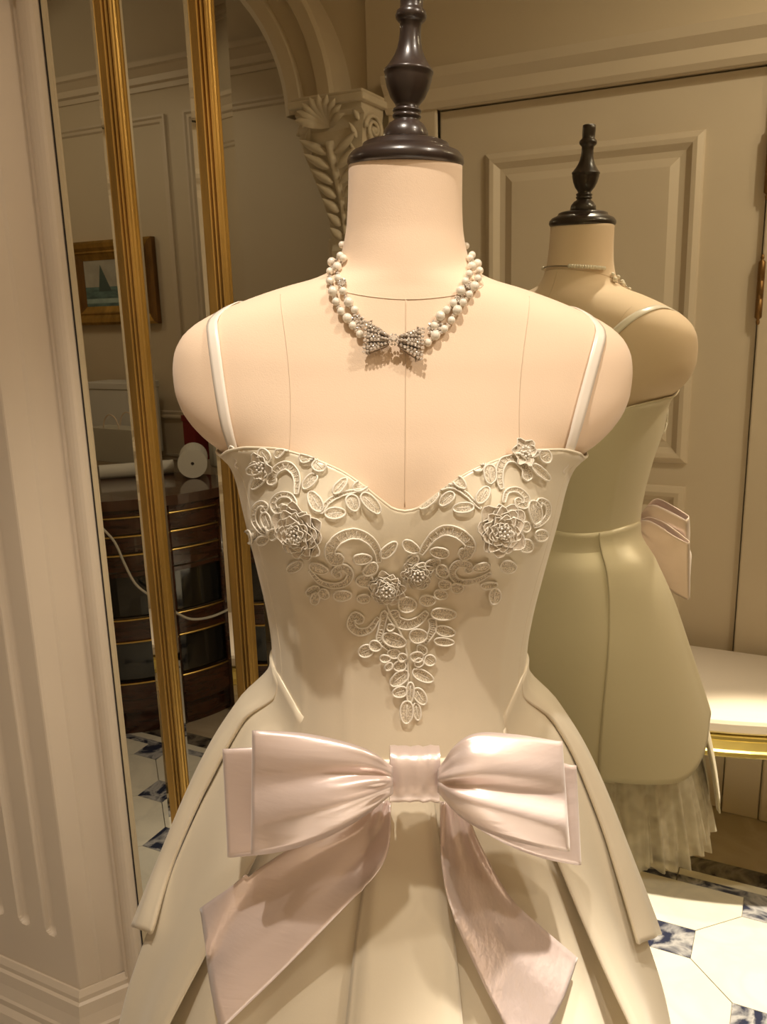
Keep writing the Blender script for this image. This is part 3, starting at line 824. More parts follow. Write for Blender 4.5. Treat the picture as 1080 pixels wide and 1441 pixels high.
# knot
rows = []
kx0, kx1 = 549, 619
for i in range(13):
    u = i / 12
    px = lerp(kx0, kx1, u)
    row = []
    for j in range(32):
        a = 2 * pi * j / 32
        zc = at_y((px, 1096), YK).z; x = at_y((px, 1096), YK).x
        hh = 0.0232 + 0.0012 * abs(2 * u - 1) ** 2
        row.append((x, YK + 0.008 - 0.016 * math.copysign(abs(cos(a)) ** 0.8, cos(a)) * (1 - 0.08 * abs(2*u-1)**4) + 0.0006 * sin(u * 19 + j * 0.4), zc + hh * math.copysign(abs(sin(a)) ** 0.75, sin(a)) + 0.0006 * sin(u * 25)))
    rows.append(row)
bowp = MB().grid(rows, True).build('bow', M['pink'], dress)
tag(bowp, 'blush satin bow with knot, doubled loops and two tails')
def loop(top, bot, yf, yb, puff, wr, name='bow_loop', seed=0, dent=(0.45, 0.0, 0.75, 0.0)):
    """U-folded ribbon: front sheet out to the end fold, back sheet returning"""
    ns, nt = 30, 22; rows = []
    def sheet(s, t, front):
        T, B = crom(top, s), crom(bot, s)
        px = (lerp(T[0], B[0], t), lerp(T[1], B[1], t))
        e = sin(pi * t) ** 0.8
        pf = puff * sin(pi * min(1, s * 0.80 + 0.10)) ** 1.0
        rip = wr * (1 - smooth(s * 1.15)) * smooth(s * 6) * (sin(t * 15 + seed) + 0.6 * sin(t * 27 + 1 + seed)) + wr * 0.35 * sin(t * 7 + s * 6 + seed) * smooth(s * 2)
        sh = puff * (-dent[1] * exp(-((t - dent[0]) / 0.13) ** 2) + dent[3] * exp(-((t - dent[2]) / 0.12) ** 2)) * sin(pi * min(1, s * 0.75 + 0.05))
        if front: y = crom(yf, s)[0] - 0.011 - pf * e - rip - sh
        else: y = crom(yb, s)[0] - 0.011 + pf * e * 0.25 + rip * 0.5
        return at_y(px, y)
    for i in range(ns + 1): rows.append([sheet(i / ns, j / nt, True) for j in range(nt + 1)])
    fe, be = rows[-1], [sheet(1, j / nt, False) for j in range(nt + 1)]
    sgx = 1 if fe[0].x > 0 else -1
    for k in range(1, 6):
        a = pi * k / 6
        rows.append([(p + q) / 2 + (p - q) / 2 * cos(a) + Vector((sgx * 0.0035 * sin(a), 0, 0)) for p, q in zip(fe, be)])
    for i in range(ns, -1, -1): rows.append([sheet(i / ns, j / nt, False) for j in range(nt + 1)])
    return MB().grid(rows).build(name, M['pink'], bowp, solid=0.0014)
# back (second) loops first
loop([(552, 1082), (500, 1062), (430, 1052), (360, 1052), (320, 1054)], [(552, 1116), (510, 1150), (450, 1182), (390, 1199), (327, 1206)],
     [(-0.145,), (-0.142,), (-0.136,), (-0.130,), (-0.126,)], [(-0.140,), (-0.132,), (-0.125,), (-0.120,), (-0.120,)], 0.006, 0.002, seed=2)
loop([(618, 1086), (660, 1062), (710, 1058), (760, 1066), (805, 1077)], [(618, 1114), (655, 1152), (705, 1184), (760, 1206), (812, 1217)],
     [(-0.145,), (-0.142,), (-0.136,), (-0.130,), (-0.126,)], [(-0.140,), (-0.132,), (-0.125,), (-0.120,), (-0.120,)], 0.006, 0.002, seed=4)
# front loops
loop([(553, 1080), (522, 1058), (480, 1043), (425, 1032), (362, 1028)], [(553, 1116), (515, 1144), (470, 1170), (415, 1191), (360, 1202)],
     [(-0.158,), (-0.158,), (-0.156,), (-0.152,), (-0.147,)], [(-0.152,), (-0.150,), (-0.146,), (-0.142,), (-0.139,)], 0.018, 0.0035, seed=0.5, dent=(0.40, 0.55, 0.72, 0.35))
loop([(617, 1084), (640, 1050), (672, 1032), (725, 1034), (785, 1043)], [(617, 1114), (648, 1148), (690, 1172), (745, 1188), (796, 1198)],
     [(-0.158,), (-0.160,), (-0.160,), (-0.154,), (-0.147,)], [(-0.152,), (-0.150,), (-0.146,), (-0.142,), (-0.139,)], 0.022, 0.0035, seed=1.7, dent=(0.50, 0.45, 0.74, 0.30))
# tails
def tail(la, lb, off, seed, roll, mt_='pink'):
    ns, nt = 44, 20; rows = []
    for i in range(ns + 1):
        s = i / ns; a, b = crom(la, s), crom(lb, s); row = []
        for j in range(nt + 1):
            t = j / nt
            px = (lerp(a[0], b[0], t), lerp(a[1], b[1], t))
            o_ = crom(off, s)[0]
            rip = 0.004 * sin(t * 6 + s * 4 + seed) * smooth(s * 3) + 0.003 * (1 - s) * sin(t * 14 + seed)
            edge = roll(s) * smooth((t - 0.7) / 0.3)
            row.append(on_skirt(px, max(0.006, o_ + rip + edge)))
        rows.append(row)
    # relax towards smooth drape
    for it in range(4):
        new = [r[:] for r in rows]
        for i in range(1, ns):
            for j in range(nt + 1):
                acc = rows[i - 1][j] + rows[i + 1][j]; n_ = 2
                if 0 < j < nt: acc = acc + rows[i][j - 1] + rows[i][j + 1]; n_ = 4
                q = acc / n_
                new[i][j] = Vector((rows[i][j].x, lerp(rows[i][j].y, q.y, 0.6), rows[i][j].z))
        rows = new
    return MB().grid(rows).build('bow_tail', M[mt_], bowp, solid=0.0014)
tail([(530, 1118), (495, 1140), (430, 1170), (350, 1222), (287, 1268)], [(550, 1120), (543, 1185), (500, 1242), (425, 1325), (315, 1436)],
     [(0.016,), (0.020,), (0.022,), (0.022,), (0.020,)], 0.3, lambda s: 0.010 * sin(pi * min(1, s * 1.6)))
tail([(648, 1118), (672, 1178), (712, 1248), (755, 1290), (806, 1334)], [(618, 1120), (618, 1190), (632, 1265), (682, 1380), (742, 1490)],
     [(0.016,), (0.020,), (0.022,), (0.022,), (0.020,)], 2.1, lambda s: 0.010 * sin(pi * min(1, s * 1.6)), 'crinkle')

# ---- shoulder straps
def ribbon(path, nrms, width, name, mt_, parent, solid=0.0008):
    rows = []
    for i, (p, n) in enumerate(zip(path, nrms)):
        t = path[min(i + 1, len(path) - 1)] - path[max(i - 1, 0)]
        wv = t.cross(n).normalized() * (width / 2)
        rows.append([p - wv, p - wv * 0.4 + n * 0.0003, p + wv * 0.4 + n * 0.0003, p + wv])
    return MB().grid(rows).build(name, mt_, parent, solid=solid, offset=0)
def on_torso(px):
    h = torso_bvh.ray_cast(CAML, lray(*px))
    return (h[0], h[1]) if h[0] is not None else None
for sg, fpx in ((-1, [(299, 446), (302, 475), (307, 515), (313, 555), (321, 598), (331, 632)]), (1, [(848, 458), (839, 492), (826, 540), (815, 580), (805, 615), (797, 640)])):
    pts, nr = [], []
    fr = []
    for i in range(25):
        h = on_torso(crom(fpx, i / 24))
        if h: fr.append(h)
    # over the shoulder to the back neckline
    p0 = fr[0][0]
    bk = []
    for i in range(1, 28):
        s = i / 27
        q = Vector((lerp(p0.x, sg * 0.095, smooth(s)), lerp(p0.y, 0.20, min(1, s * 1.6)), lerp(p0.z + 0.06, 1.340, s ** 1.3)))
        h = torso_bvh.find_nearest(q); bk.append((h[0], h[1]))
    seq = fr[::-1] + bk
    P = [a + (b if b.dot(a - Vector((0, 0, 1.40))) > 0 else -b) * 0.0016 for a, b in seq]
    Nn = [(b if b.dot(a - Vector((0, 0, 1.40))) > 0 else -b) for a, b in seq]
    for _ in range(3):
        P = [P[0]] + [(P[i - 1] + P[i] * 2 + P[i + 1]) / 4 for i in range(1, len(P) - 1)] + [P[-1]]
    P = [p + n * 0.0008 for p, n in zip(P, Nn)]
    st = ribbon(P, Nn, 0.0112, 'strap', M['strap'], dress)
    # wire hook at the front end
    e, ne = P[0], Nn[0]
    hk = MB()
    up = (P[2] - P[0]).normalized(); sd = up.cross(ne).normalized()
    hk.tube([e + up * 0.006 * cos(a) - up * 0.001 + sd * 0.0042 * sin(a) + ne * 0.001 for a in [2 * pi * k / 20 for k in range(20)]], 0.0009, 6, closed=True)
    hk.tube([e - up * (0.006 + 0.010 * k / 8) + sd * 0.002 * sin(k * 0.8) + ne * 0.0012 for k in range(9)], 0.0009, 6)
    tag(hk.build('strap_hook', M['strap'], st), 'clear looped strap hook')
    # slider on the back
    k = len(fr) + 14; e, ne = P[k], Nn[k]; up = (P[k + 1] - P[k - 1]).normalized(); sd = up.cross(ne).normalized()
    sl = MB()
    sl.tube([e + up * c1 * 0.005 + sd * c2 * 0.0065 + ne * 0.0018 for c1, c2 in ((-1, -1), (-1, 1), (1, 1), (1, -1))], 0.001, 6, closed=True)
    sl.tube([e + sd * 0.0065 + ne * 0.0018, e - sd * 0.0065 + ne * 0.0018], 0.001, 6)
    sl.build('strap_slider', M['strap'], st)

# ---- lace applique on the bodice
def on_bod(px):
    h = bod_bvh.ray_cast(CAML, lray(*px))
    if h[0] is None:
        h = bod_bvh.find_nearest(at_y(px, -0.10))
    n = h[1] if h[1].dot(CAML - h[0]) > 0 else -h[1]
    return h[0] + n * 0.0022, n
lace_base = None
rows = []
sprig = [on_bod(crom([(572, 985), (574, 960), (574, 930), (570, 905), (560, 880), (545, 850), (548, 820)], i / 24)) for i in range(25)]
lm_ = MB(); lm_.tube([p + n * 0.001 for p, n in sprig], 0.0011, 6)
lace = lm_.build('lace_applique', M['cord'], dress)
tag(lace, 'corded lace applique of leaves, scrolls and organza flowers')
def lace_leaf(p0, p1, w_, lift=0.0, midrib=True, mt_=None):
    """leaf from p0 to p1 (pixels on the bodice), full width w_"""
    dx_, dy_ = p1[0] - p0[0], p1[1] - p0[1]; L_ = math.hypot(dx_, dy_) or 1
    ux, uy = dx_ / L_, dy_ / L_
    n = 22; out = []
    for k in range(n):
        a = 2 * pi * k / n
        s = (1 - cos(a)) / 2; v = math.copysign(abs(sin(a)) ** 0.9, sin(a)) * (1 - 0.25 * (s - 0.4))
        px = (p0[0] + ux * L_ * s - uy * v * w_ / 2, p0[1] + uy * L_ * s + ux * v * w_ / 2)
        P, n_ = on_bod(px); out.append((P + n_ * (lift + 0.0012 * abs(v)), n_))
    cpx = ((p0[0] + p1[0]) / 2, (p0[1] + p1[1]) / 2); cP, cn = on_bod(cpx); cP = cP + cn * (lift + 0.0003)
    mbf = MB()
    inner = [(cP.lerp(q, 0.55) + cn * 0.0004) for q, _ in out]
    v = [q for q, _ in out] + inner + [cP]
    f = [(i, (i + 1) % n, n + (i + 1) % n, n + i) for i in range(n)] + [(n + i, n + (i + 1) % n, 2 * n) for i in range(n)]
    mbf.add(v, f)
    o = mbf.build('lace_leaf', mt_ or M['lace'], lace)
    mbc = MB(); mbc.tube([q + n_ * 0.0005 for q, n_ in out], 0.00085, 5, closed=True)
    if midrib:
        e0, e1 = out[0][0], out[n // 2][0]
        mbc.tube([e0.lerp(e1, t / 6) + cn * 0.0008 for t in range(1, 6)], 0.0004, 4)
    c = mbc
    me = obj('tmp', c.v, c.f, M['cord'])
    merge_into(o, me)
    return o
def merge_into(o, other):
    """put the cord outline in the same piece, with its own material slot"""
    bm = bmesh.new(); bm.from_mesh(o.data)
    nmat = len(o.data.materials)
    o.data.materials.append(other.data.materials[0])
    base = len(bm.verts); vs_ = [bm.verts.new(v.co) for v in other.data.vertices]
    for p in other.data.polygons:
        try:
            f = bm.faces.new([vs_[i] for i in p.vertices]); f.material_index = nmat; f.smooth = True
        except ValueError: pass
    bm.to_mesh(o.data); bm.free()
    d = other.data; bpy.data.objects.remove(other); bpy.data.meshes.remove(d)
def lace_scroll(cl, wpx, lift=0.0005, bulb=True):
    """scrolling band along centre line, with corded edges"""
    n = 36; L0, R0, mid = [], [], []
    for i in range(n + 1):
        s = i / n; p = crom(cl, s); q0, q1 = crom(cl, max(0, s - 0.02)), crom(cl, min(1, s + 0.02))
        tx, ty = q1[0] - q0[0], q1[1] - q0[1]; l = math.hypot(tx, ty) or 1
        ww = wpx / 2 * (0.35 + 0.65 * sin(pi * min(1, s * 0.75 + 0.22)) ** 0.8)
        if bulb: ww = ww * (1 + 0.35 * exp(-((s - 0.06) / 0.10) ** 2))
        if s < 0.04: ww *= sqrt(max(0.02, s / 0.04))
        a, na = on_bod((p[0] - ty / l * ww, p[1] + tx / l * ww)); b, nb = on_bod((p[0] + ty / l * ww, p[1] - tx / l * ww)); c, nc = on_bod(p)
        L0.append(a + na * (lift + 0.001)); R0.append(b + nb * (lift + 0.001)); mid.append(c + nc * (lift + 0.0002))
    o = MB().grid([[a, a.lerp(c, 0.5), c, b.lerp(c, 0.5), b] for a, c, b in zip(L0, mid, R0)]).build('lace_scroll', M['lace'], lace)
    mc = MB(); mc.tube(L0 + R0[::-1], 0.0008, 5, closed=True)
    # stitched bars across the fill
    for i in range(3, n - 2, 3):
        mc.tube([L0[i].lerp(R0[i], 0.2) , mid[i] + Vector((0, -0.0006, 0)), L0[i].lerp(R0[i], 0.8)], 0.0003, 4)
    merge_into(o, obj('tmp', mc.v, mc.f, M['cord']))
    return o
def lace_flower(c, r, petals=7, layers=3, seed=0):
    rnd = random.Random(seed)
    cP, cn = on_bod(c)
    ax = Vector((1, 0, 0)); ax = (ax - cn * ax.dot(cn)).normalized(); ay = cn.cross(ax)
    sc = (on_bod((c[0] + 10, c[1]))[0] - on_bod((c[0] - 10, c[1]))[0]).length / 20
    mbp = MB(); mbc = MB(); mbb = MB()
    for ly in range(layers):
        rr = r * sc * (1 - 0.22 * ly); hh = 0.0010 + 0.0016 * ly + rnd.uniform(0, 0.0008)
        for k in range(petals - ly):
            a0 = 2 * pi * (k + 0.5 * ly + rnd.uniform(-.15, .15)) / (petals - ly)
            d = ax * cos(a0) + ay * sin(a0); sd = cn.cross(d)
            w_ = rr * rnd.uniform(0.26, 0.38); L_ = rr * rnd.uniform(0.8, 1.12)
            rows = []; edge = []
            for i in range(6):
                s = i / 5; wd = w_ * 1.25 * sin(pi * (0.10 + 0.66 * s)) ** 0.8
                row = []
                for j in range(5):
                    u = (j - 2) / 2
                    base = cP + d * (L_ * (0.12 + 0.88 * s) * (1 - 0.28 * u * u * s)) + sd * (wd * u)
                    nn = bod_bvh.find_nearest(base)[0]
                    base = base + cn * max(0, (nn - base).dot(cn))
                    row.append(base + cn * (hh + 0.0018 * s * s + 0.0010 * u * u * s + 0.0008 * sin(u * 6 + s * 9 + k)))
                rows.append(row)
            mbp.grid(rows)
            mbc.tube([rw[0] for rw in rows] + rows[-1][1:4] + [rw[4] for rw in rows[::-1]], 0.0005, 4)
    for k in range(9):
        a0 = 2 * pi * k / 8; q = cP + cn * (0.0025 + 0.0016 * layers) + (ax * cos(a0) + ay * sin(a0)) * (0.004 if k < 8 else 0)
        mbb.sphere(q, 0.0012, 6, 4)
    o = mbp.build('lace_flower', M['petal'], lace)
    merge_into(o, obj('tmp', mbc.v, mbc.f, M['cord']))
    merge_into(o, obj('tmp', mbb.v, mbb.f, M['bead']))
    return o
def conv(ox, oy, k): return lambda p: (ox + k * p[0], oy + k * p[1])
K2 = 240 / 1080; K4 = 200 / 1080
c2_, c3_, c4_ = conv(330, 600, K2), conv(560, 600, K2), conv(470, 780, K4)
for cv, k, items in (
    (c2_, K2, [((275, 195), (335, 120), 50), ((240, 220), (180, 140), 70), ((200, 260), (105, 265), 75), ((220, 300), (130, 390), 62), ((430, 220), (525, 160), 75), ((520, 225), (575, 285), 85), ((525, 310), (450, 400), 62),
               ((555, 540), (490, 422), 72), ((628, 432), (708, 335), 52), ((748, 402), (852, 345), 62), ((722, 440), (762, 535), 82), ((798, 430), (912, 542), 80), ((578, 556), (697, 546), 68),
               ((215, 540), (258, 655), 62), ((250, 690), (320, 650), 60), ((165, 725), (238, 700), 55), ((110, 650), (130, 735), 48), ((745, 812), (860, 815), 62), ((920, 812), (1026, 725), 70), ((490, 850), (597, 892), 62),
               ((895, 850), (815, 910), 75), ((875, 960), (770, 960), 80), ((860, 1070), (780, 1075), 60), ((640, 1050), (745, 1045), 70), ((545, 1000), (470, 1050), 62), ((560, 1010), (600, 1070), 60), ((535, 1030), (520, 1110), 55), ((440, 840), (350, 900), 60)]),
    (c3_, K2, [((305, 372), (203, 318), 56), ((350, 318), (432, 395), 56), ((262, 412), (145, 512), 70), ((358, 425), (272, 495), 66), ((482, 515), (358, 520), 62), ((508, 492), (562, 392), 66), ((540, 270), (460, 215), 92), ((572, 248), (580, 372), 76),
               ((800, 205), (735, 75), 55), ((815, 190), (870, 75), 95), ((885, 200), (945, 160), 85), ((828, 238), (932, 332), 58), ((830, 470), (862, 622), 80), ((840, 680), (925, 680), 70), ((745, 720), (825, 760), 75), ((760, 640), (815, 620), 62),
               ((330, 785), (213, 775), 62), ((80, 932), (176, 848), 66), ((180, 880), (270, 830), 62), ((245, 915), (325, 905), 62), ((260, 975), (335, 975), 62), ((110, 985), (190, 985), 60), ((230, 1040), (310, 1050), 66), ((572, 845), (474, 872), 52), ((335, 1000), (415, 1005), 66),
               ((640, 850), (730, 880), 80), ((600, 1000), (590, 1110), 70), ((520, 990), (620, 985), 50), ((60, 870), (130, 810), 60), ((30, 720), (140, 770), 70)]),
    (c4_, K4, [((490, 360), (625, 375), 120), ((378, 605), (547, 665), 105), ((405, 535), (458, 535), 55), ((295, 700), (195, 745), 95), ((280, 660), (360, 700), 80), ((355, 770), (430, 775), 58), ((500, 740), (410, 740), 75),
               ((735, 430), (925, 440), 92), ((575, 600), (705, 600), 110), ((770, 550), (915, 590), 80), ((760, 640), (905, 655), 62), ((675, 760), (580, 760), 80), ((690, 750), (640, 680), 75), ((695, 765), (760, 815), 85), ((660, 775), (625, 835), 66),
               ((545, 820), (455, 850), 82), ((540, 790), (500, 745), 70), ((440, 810), (395, 860), 52), ((560, 880), (432, 982), 95), ((600, 868), (748, 946), 85), ((552, 1012), (448, 1045), 82), ((618, 1008), (690, 1128), 85), ((582, 958), (575, 1112), 58),
               ((556, 1098), (548, 1272), 98), ((620, 1118), (640, 1252), 58), ((650, 330), (770, 330), 82), ((800, 60), (870, 130), 90), ((560, 20), (650, 10), 60)])):
    for i, (a, b, w_) in enumerate(items):
        lace_leaf(cv(a), cv(b), w_ * k, lift=0.0006 + 0.0008 * (i % 3))
for cv, k, items in (
    (c2_, K2, [([(262, 372), (258, 315), (298, 262), (352, 250), (396, 292), (412, 352), (408, 432)], 52), ([(322, 492), (322, 525), (285, 530), (268, 480), (310, 437), (370, 442), (400, 490), (395, 545)], 36),
               ([(195, 540), (222, 505), (190, 485), (150, 520), (148, 595), (188, 655), (238, 682)], 32), ([(550, 552), (590, 490), (660, 442), (740, 416), (835, 404)], 24),
               ([(688, 815), (630, 822), (606, 768), (660, 700), (755, 672), (850, 712), (900, 780), (912, 845)], 62), ([(672, 935), (640, 895), (690, 872), (732, 915), (706, 972), (640, 992), (550, 965), (488, 890)], 40)]),
    (c3_, K2, [([(800, 345), (798, 272), (740, 208), (680, 208), (642, 262), (635, 332), (648, 402)], 52), ([(745, 455), (748, 495), (788, 500), (792, 450), (740, 406), (680, 420), (658, 485)], 36),
               ([(868, 512), (880, 470), (925, 490), (925, 560), (880, 612), (838, 628)], 32), ([(262, 392), (350, 382), (430, 430), (525, 525)], 24),
               ([(392, 792), (440, 785), (462, 735), (400, 675), (310, 652), (232, 690), (180, 750), (150, 795)], 62), ([(440, 905), (450, 860), (385, 850), (345, 905), (380, 960), (450, 965), (520, 942), (578, 905)], 40)]),
    (c4_, K4, [([(440, 415), (478, 492), (560, 522), (642, 492), (705, 425)], 78), ([(222, 505), (165, 455), (135, 520), (190, 575), (270, 560), (340, 470)], 62), ([(388, 415), (362, 560), (350, 640), (425, 712)], 44), ([(742, 470), (748, 560), (690, 665)], 52)])):
    for cl, w_ in items: lace_scroll([cv(p) for p in cl], w_ * k)
lace_flower(c2_((430, 670)), 150 * K2, 11, 4, 1)
lace_flower(c3_((640, 650)), 150 * K2, 11, 4, 2)
lace_flower(c4_((400, 240)), 150 * K4, 11, 4, 3)
lace_flower(c4_((640, 130)), 125 * K4, 10, 3, 4)
lace_flower(c2_((190, 250)), 70 * K2, 6, 1, 5)
lace_flower(c3_((810, 150)), 70 * K2, 6, 1, 6)

# ================================================================== NECKLACE
neck = tag(empty('pearl_necklace', ROOT, ROTE), 'double strand pearl necklace with rhinestone bow around the neck of the form', 'necklace')
def on_skin(px, lift):
    h = torso_bvh.ray_cast(CAML, lray(*px))
    if h[0] is None:
        h = torso_bvh.find_nearest(at_y(px, -0.005))
    n = h[1]
    if n.dot(h[0] - Vector((0, 0.0, h[0].z - 0.02))) < 0: n = -n
    return h[0] + n * lift, n
pm = MB().sphere((0, 0, 0), 1.0, 14, 8)
pearl_proto = None
def pearl(p, r):
    global pearl_proto
    if pearl_proto is None:
        pearl_proto = pm.build('pearl', M['pearl'], neck); o = pearl_proto
    else: o = share(pearl_proto, 'pearl', neck)
    o.location = p; o.scale = (r, r, r); return o
gm = MB()
gm.add([(cos(2*pi*k/6), sin(2*pi*k/6), 0) for k in range(6)] + [(0.55*cos(2*pi*(k+.5)/6), 0.55*sin(2*pi*(k+.5)/6), 0.55) for k in range(6)] + [(0, 0, -0.8)],
       [(k, (k+1) % 6, 6 + k) for k in range(6)] + [((k+1) % 6, 6 + (k+1) % 6, 6 + k) for k in range(6)] + [tuple(range(6, 12))] + [(12, (k+1) % 6, k) for k in range(6)])
def gems(items, name, parent):
    """items: (pos, normal, r); one piece of pave stones"""
    mbx = MB()
    for p, n, r in items:
        q = n.to_track_quat('Z', 'Y').to_matrix()
        mbx.add([p + q @ Vector(v) * r for v in gm.v], gm.f)
    return mbx.build(name, M['stone'], parent, smooth_=False)
strands = {
    'lo': [(484, 362), (473, 373), (467, 387), (466, 400), (470, 414), (474, 427), (481, 440), (490, 450), (497, 460), (507, 472)],
    'li': [(488, 366), (479, 379), (477, 391), (480, 404), (487, 418), (493, 430), (500, 438)],
    'ro': [(662, 360), (671, 376), (672, 391), (668, 404), (660, 416), (650, 429), (640, 443), (630, 460), (615, 472), (602, 484)],
    'ri': [(657, 366), (660, 384), (655, 396), (647, 413), (634, 433), (622, 443), (611, 460)]}
chain_r = 0.0007
for k, pts in strands.items():
    L_ = sum(math.hypot(pts[i+1][0]-pts[i][0], pts[i+1][1]-pts[i][1]) for i in range(len(pts) - 1))
    n = int(L_ / 13.6)
    path = [on_skin(crom(pts, i / 40), 0.003)[0] for i in range(41)]
    MB().tube(path, chain_r, 5).build('chain', M['silver'], neck)
    for i in range(n + 1):
        px = crom(pts, i / n)
        r = 0.0034 + 0.0008 * ((i * 7 + len(k)) % 3 == 0)
        p, nn = on_skin(px, r * 1.05)
        pearl(p, r)
        if i < n:
            q, nq = on_skin(crom(pts, (i + 0.5) / n), 0.0024)
            gems([(q, nq, 0.0023)], 'crystal_spacer', neck)
# back of the necklace: strand lying round the nape
bpts = []
pl, pr = on_skin(strands['lo'][0], 0.003)[0], on_skin(strands['ro'][0], 0.003)[0]
for i in range(41):
    ph = radians(lerp(100, 260, i / 40)); bpts.append(body_pt(ph, 1.560 + 0.004 * sin(pi * i / 40), 0.003))
MB().tube(bpts, 0.0011, 6).build('nape_chain', M['silver'], neck)
for i in range(0, 15): pearl(bpts[i] + Vector((0, 0.002, 0)), 0.0032)
for i in range(34, 41, 1): pearl(bpts[i] + Vector((0, 0.002, 0)), 0.0032)
# rhinestone flowers
for c, rp in (((503, 455), 10), ((613, 464), 10), ((483, 401), 5.5), ((659, 405), 5.5), ((647, 424), 5)):
    p, n = on_skin(c, 0.004); ax = n.cross(Vector((0, 0, 1))).normalized(); ay = ax.cross(n)
    r = rp * 0.00061
    its = [(p, n, r * 0.35)]
    for ring_ in (0.55, 1.0):
        cnt = 6 if ring_ < 0.8 else 10
        for k in range(cnt):
            a = 2 * pi * k / cnt; its.append((p + (ax * cos(a) + ay * sin(a)) * r * ring_, (n + (ax * cos(a) + ay * sin(a)) * 0.5).normalized(), r * 0.27))
    fl = gems(its, 'rhinestone_flower', neck)
    MB().tube([p - n * 0.001 + (ax * cos(a) + ay * sin(a)) * r * 0.8 for a in [2*pi*k/18 for k in range(18)]], 0.0012, 5, closed=True).build('flower_setting', M['silver'], fl)
# bow pendant
pc, pn = on_skin((554, 483), 0.0075)
ax = Vector((1, 0, -0.06)); ax = (ax - pn * ax.dot(pn)).normalized(); ay = pn.cross(ax).normalized()
if ay.z < 0: ay = -ay
S = 0.00062
pend = MB()
def pend_pt(u, v, h): return pc + ax * (u * S) + ay * (v * S) + pn * h
for sg in (-1, 1):
    for (v0, v1, h0) in ((8, 24, 0.0), (-9, 7, 0.002), (-24, -8, 0.0)):
        rows = []
        for i in range(9):
            s = i / 8; u = sg * (6 + 34 * s)
            va, vb = lerp(v0 * 0.25, v0, s ** 0.8), lerp(v1 * 0.25, v1, s ** 0.8)
            dr = -3 * s if sg > 0 else 2 * s
            sh = 1 - 0.25 * (s > 0.9)
            rows.append([pend_pt(u * sh, lerp(va, vb, t / 5) + dr, h0 + 0.0035 * sin(pi * t / 5) * sin(pi * min(1, s * 0.7 + 0.15)) - 0.001) for t in range(6)])
        pend.grid(rows)
pb = pend.build('bow_pendant', M['silver'], neck, solid=0.0012)
tag(pb, 'rhinestone pave bow pendant')
rnd = random.Random(3)
for sg in (-1, 1):
    for (v0, v1, h0) in ((8, 24, 0.0), (-9, 7, 0.002), (-24, -8, 0.0)):
        its = []
        for i in range(1, 8):
            s = i / 7.3; nrow = 1 + int(2.6 * s)
            for t in range(nrow):
                tt = (t + 0.5) / nrow
                u = sg * (6 + 34 * s); va, vb = lerp(v0 * 0.25, v0, s ** 0.8), lerp(v1 * 0.25, v1, s ** 0.8)
                dr = -3 * s if sg > 0 else 2 * s
                p = pend_pt(u, lerp(va, vb, tt) + dr, h0 + 0.0035 * sin(pi * tt) * sin(pi * min(1, s * 0.7 + 0.15)) + 0.0006)
                its.append((p, (pn + ax * rnd.uniform(-.4, .4) + ay * rnd.uniform(-.4, .4)).normalized(), 0.0015))
        gems(its, 'pave_stones', pb)
its = [(pend_pt(0, 0, 0.0045), pn, 0.0035)]
for k in range(10):
    a = 2 * pi * k / 10; its.append((pend_pt(7 * cos(a), 7 * sin(a), 0.003), (pn + ax * cos(a) * .6 + ay * sin(a) * .6).normalized(), 0.0013))
gems(its, 'centre_rosette', pb)

# ================================================================== FURNITURE SEEN IN THE MIRROR
# bench with bowed front under the door
bx = -0.30
bench = tag(empty('bench', (bx, RY(2.20), 0)), 'cream upholstered bench with curved gilded front rail below the panelled door', 'bench')
by = RY(2.20)
def bench_front(x):
    u = (x - bx) / 0.62
    return RY(1.955) - 0.20 * min(1.0, abs(u)) ** 1.8 + 0.0
def bench_outline(ins, n=24):
    pts = []
    x0, x1 = bx - 0.62 + ins, bx + 0.62 - ins
    for i in range(n + 1):
        x = lerp(x0, x1, i / n); pts.append((x - bx, bench_front(x) - ins - by))
    pts += [(x1 - bx, YF + 0.03 + ins - by), (x0 - bx, YF + 0.03 + ins - by)]
    return pts
def stack(name, levels, mat_, parent, sm=False):
    rows = [[(x, y, z) for x, y in bench_outline(ins)] for ins, z in levels]
    mbx = MB(); mbx.grid(rows, True); n = len(rows[0])
    mbx.f.append(tuple(range(n))); mbx.f.append(tuple(range(len(mbx.v) - n, len(mbx.v))))
    return mbx.build(name, mat_, parent, smooth_=sm)
stack('gilded_rail', [(0.02, 0.446), (0.004, 0.448), (0.0, 0.453), (0.003, 0.461), (0.008, 0.465), (0.008, 0.488), (0.004, 0.492), (0.006, 0.499), (0.02, 0.50)], M['gold_rim'], bench)
stack('seat_cushion', [(0.03, 0.500), (0.016, 0.503), (0.012, 0.509), (0.012, 0.529), (0.016, 0.537), (0.028, 0.542), (0.06, 0.545)], M['cushion'], bench)
for lx, ly in ((bx - 0.56, RY(2.12)), (bx + 0.56, RY(2.12)), (bx - 0.56, YF + 0.07), (bx + 0.56, YF + 0.07)):
    MB().lathe([(0.0, 0.449), (0.03, 0.449), (0.03, 0.36), (0.02, 0.35), (0.026, 0.33), (0.015, 0.05), (0.02, 0.04), (0.02, 0.0), (0, 0)], 16, (lx - bx, ly - by)).build('leg', M['gold_rim'], bench)

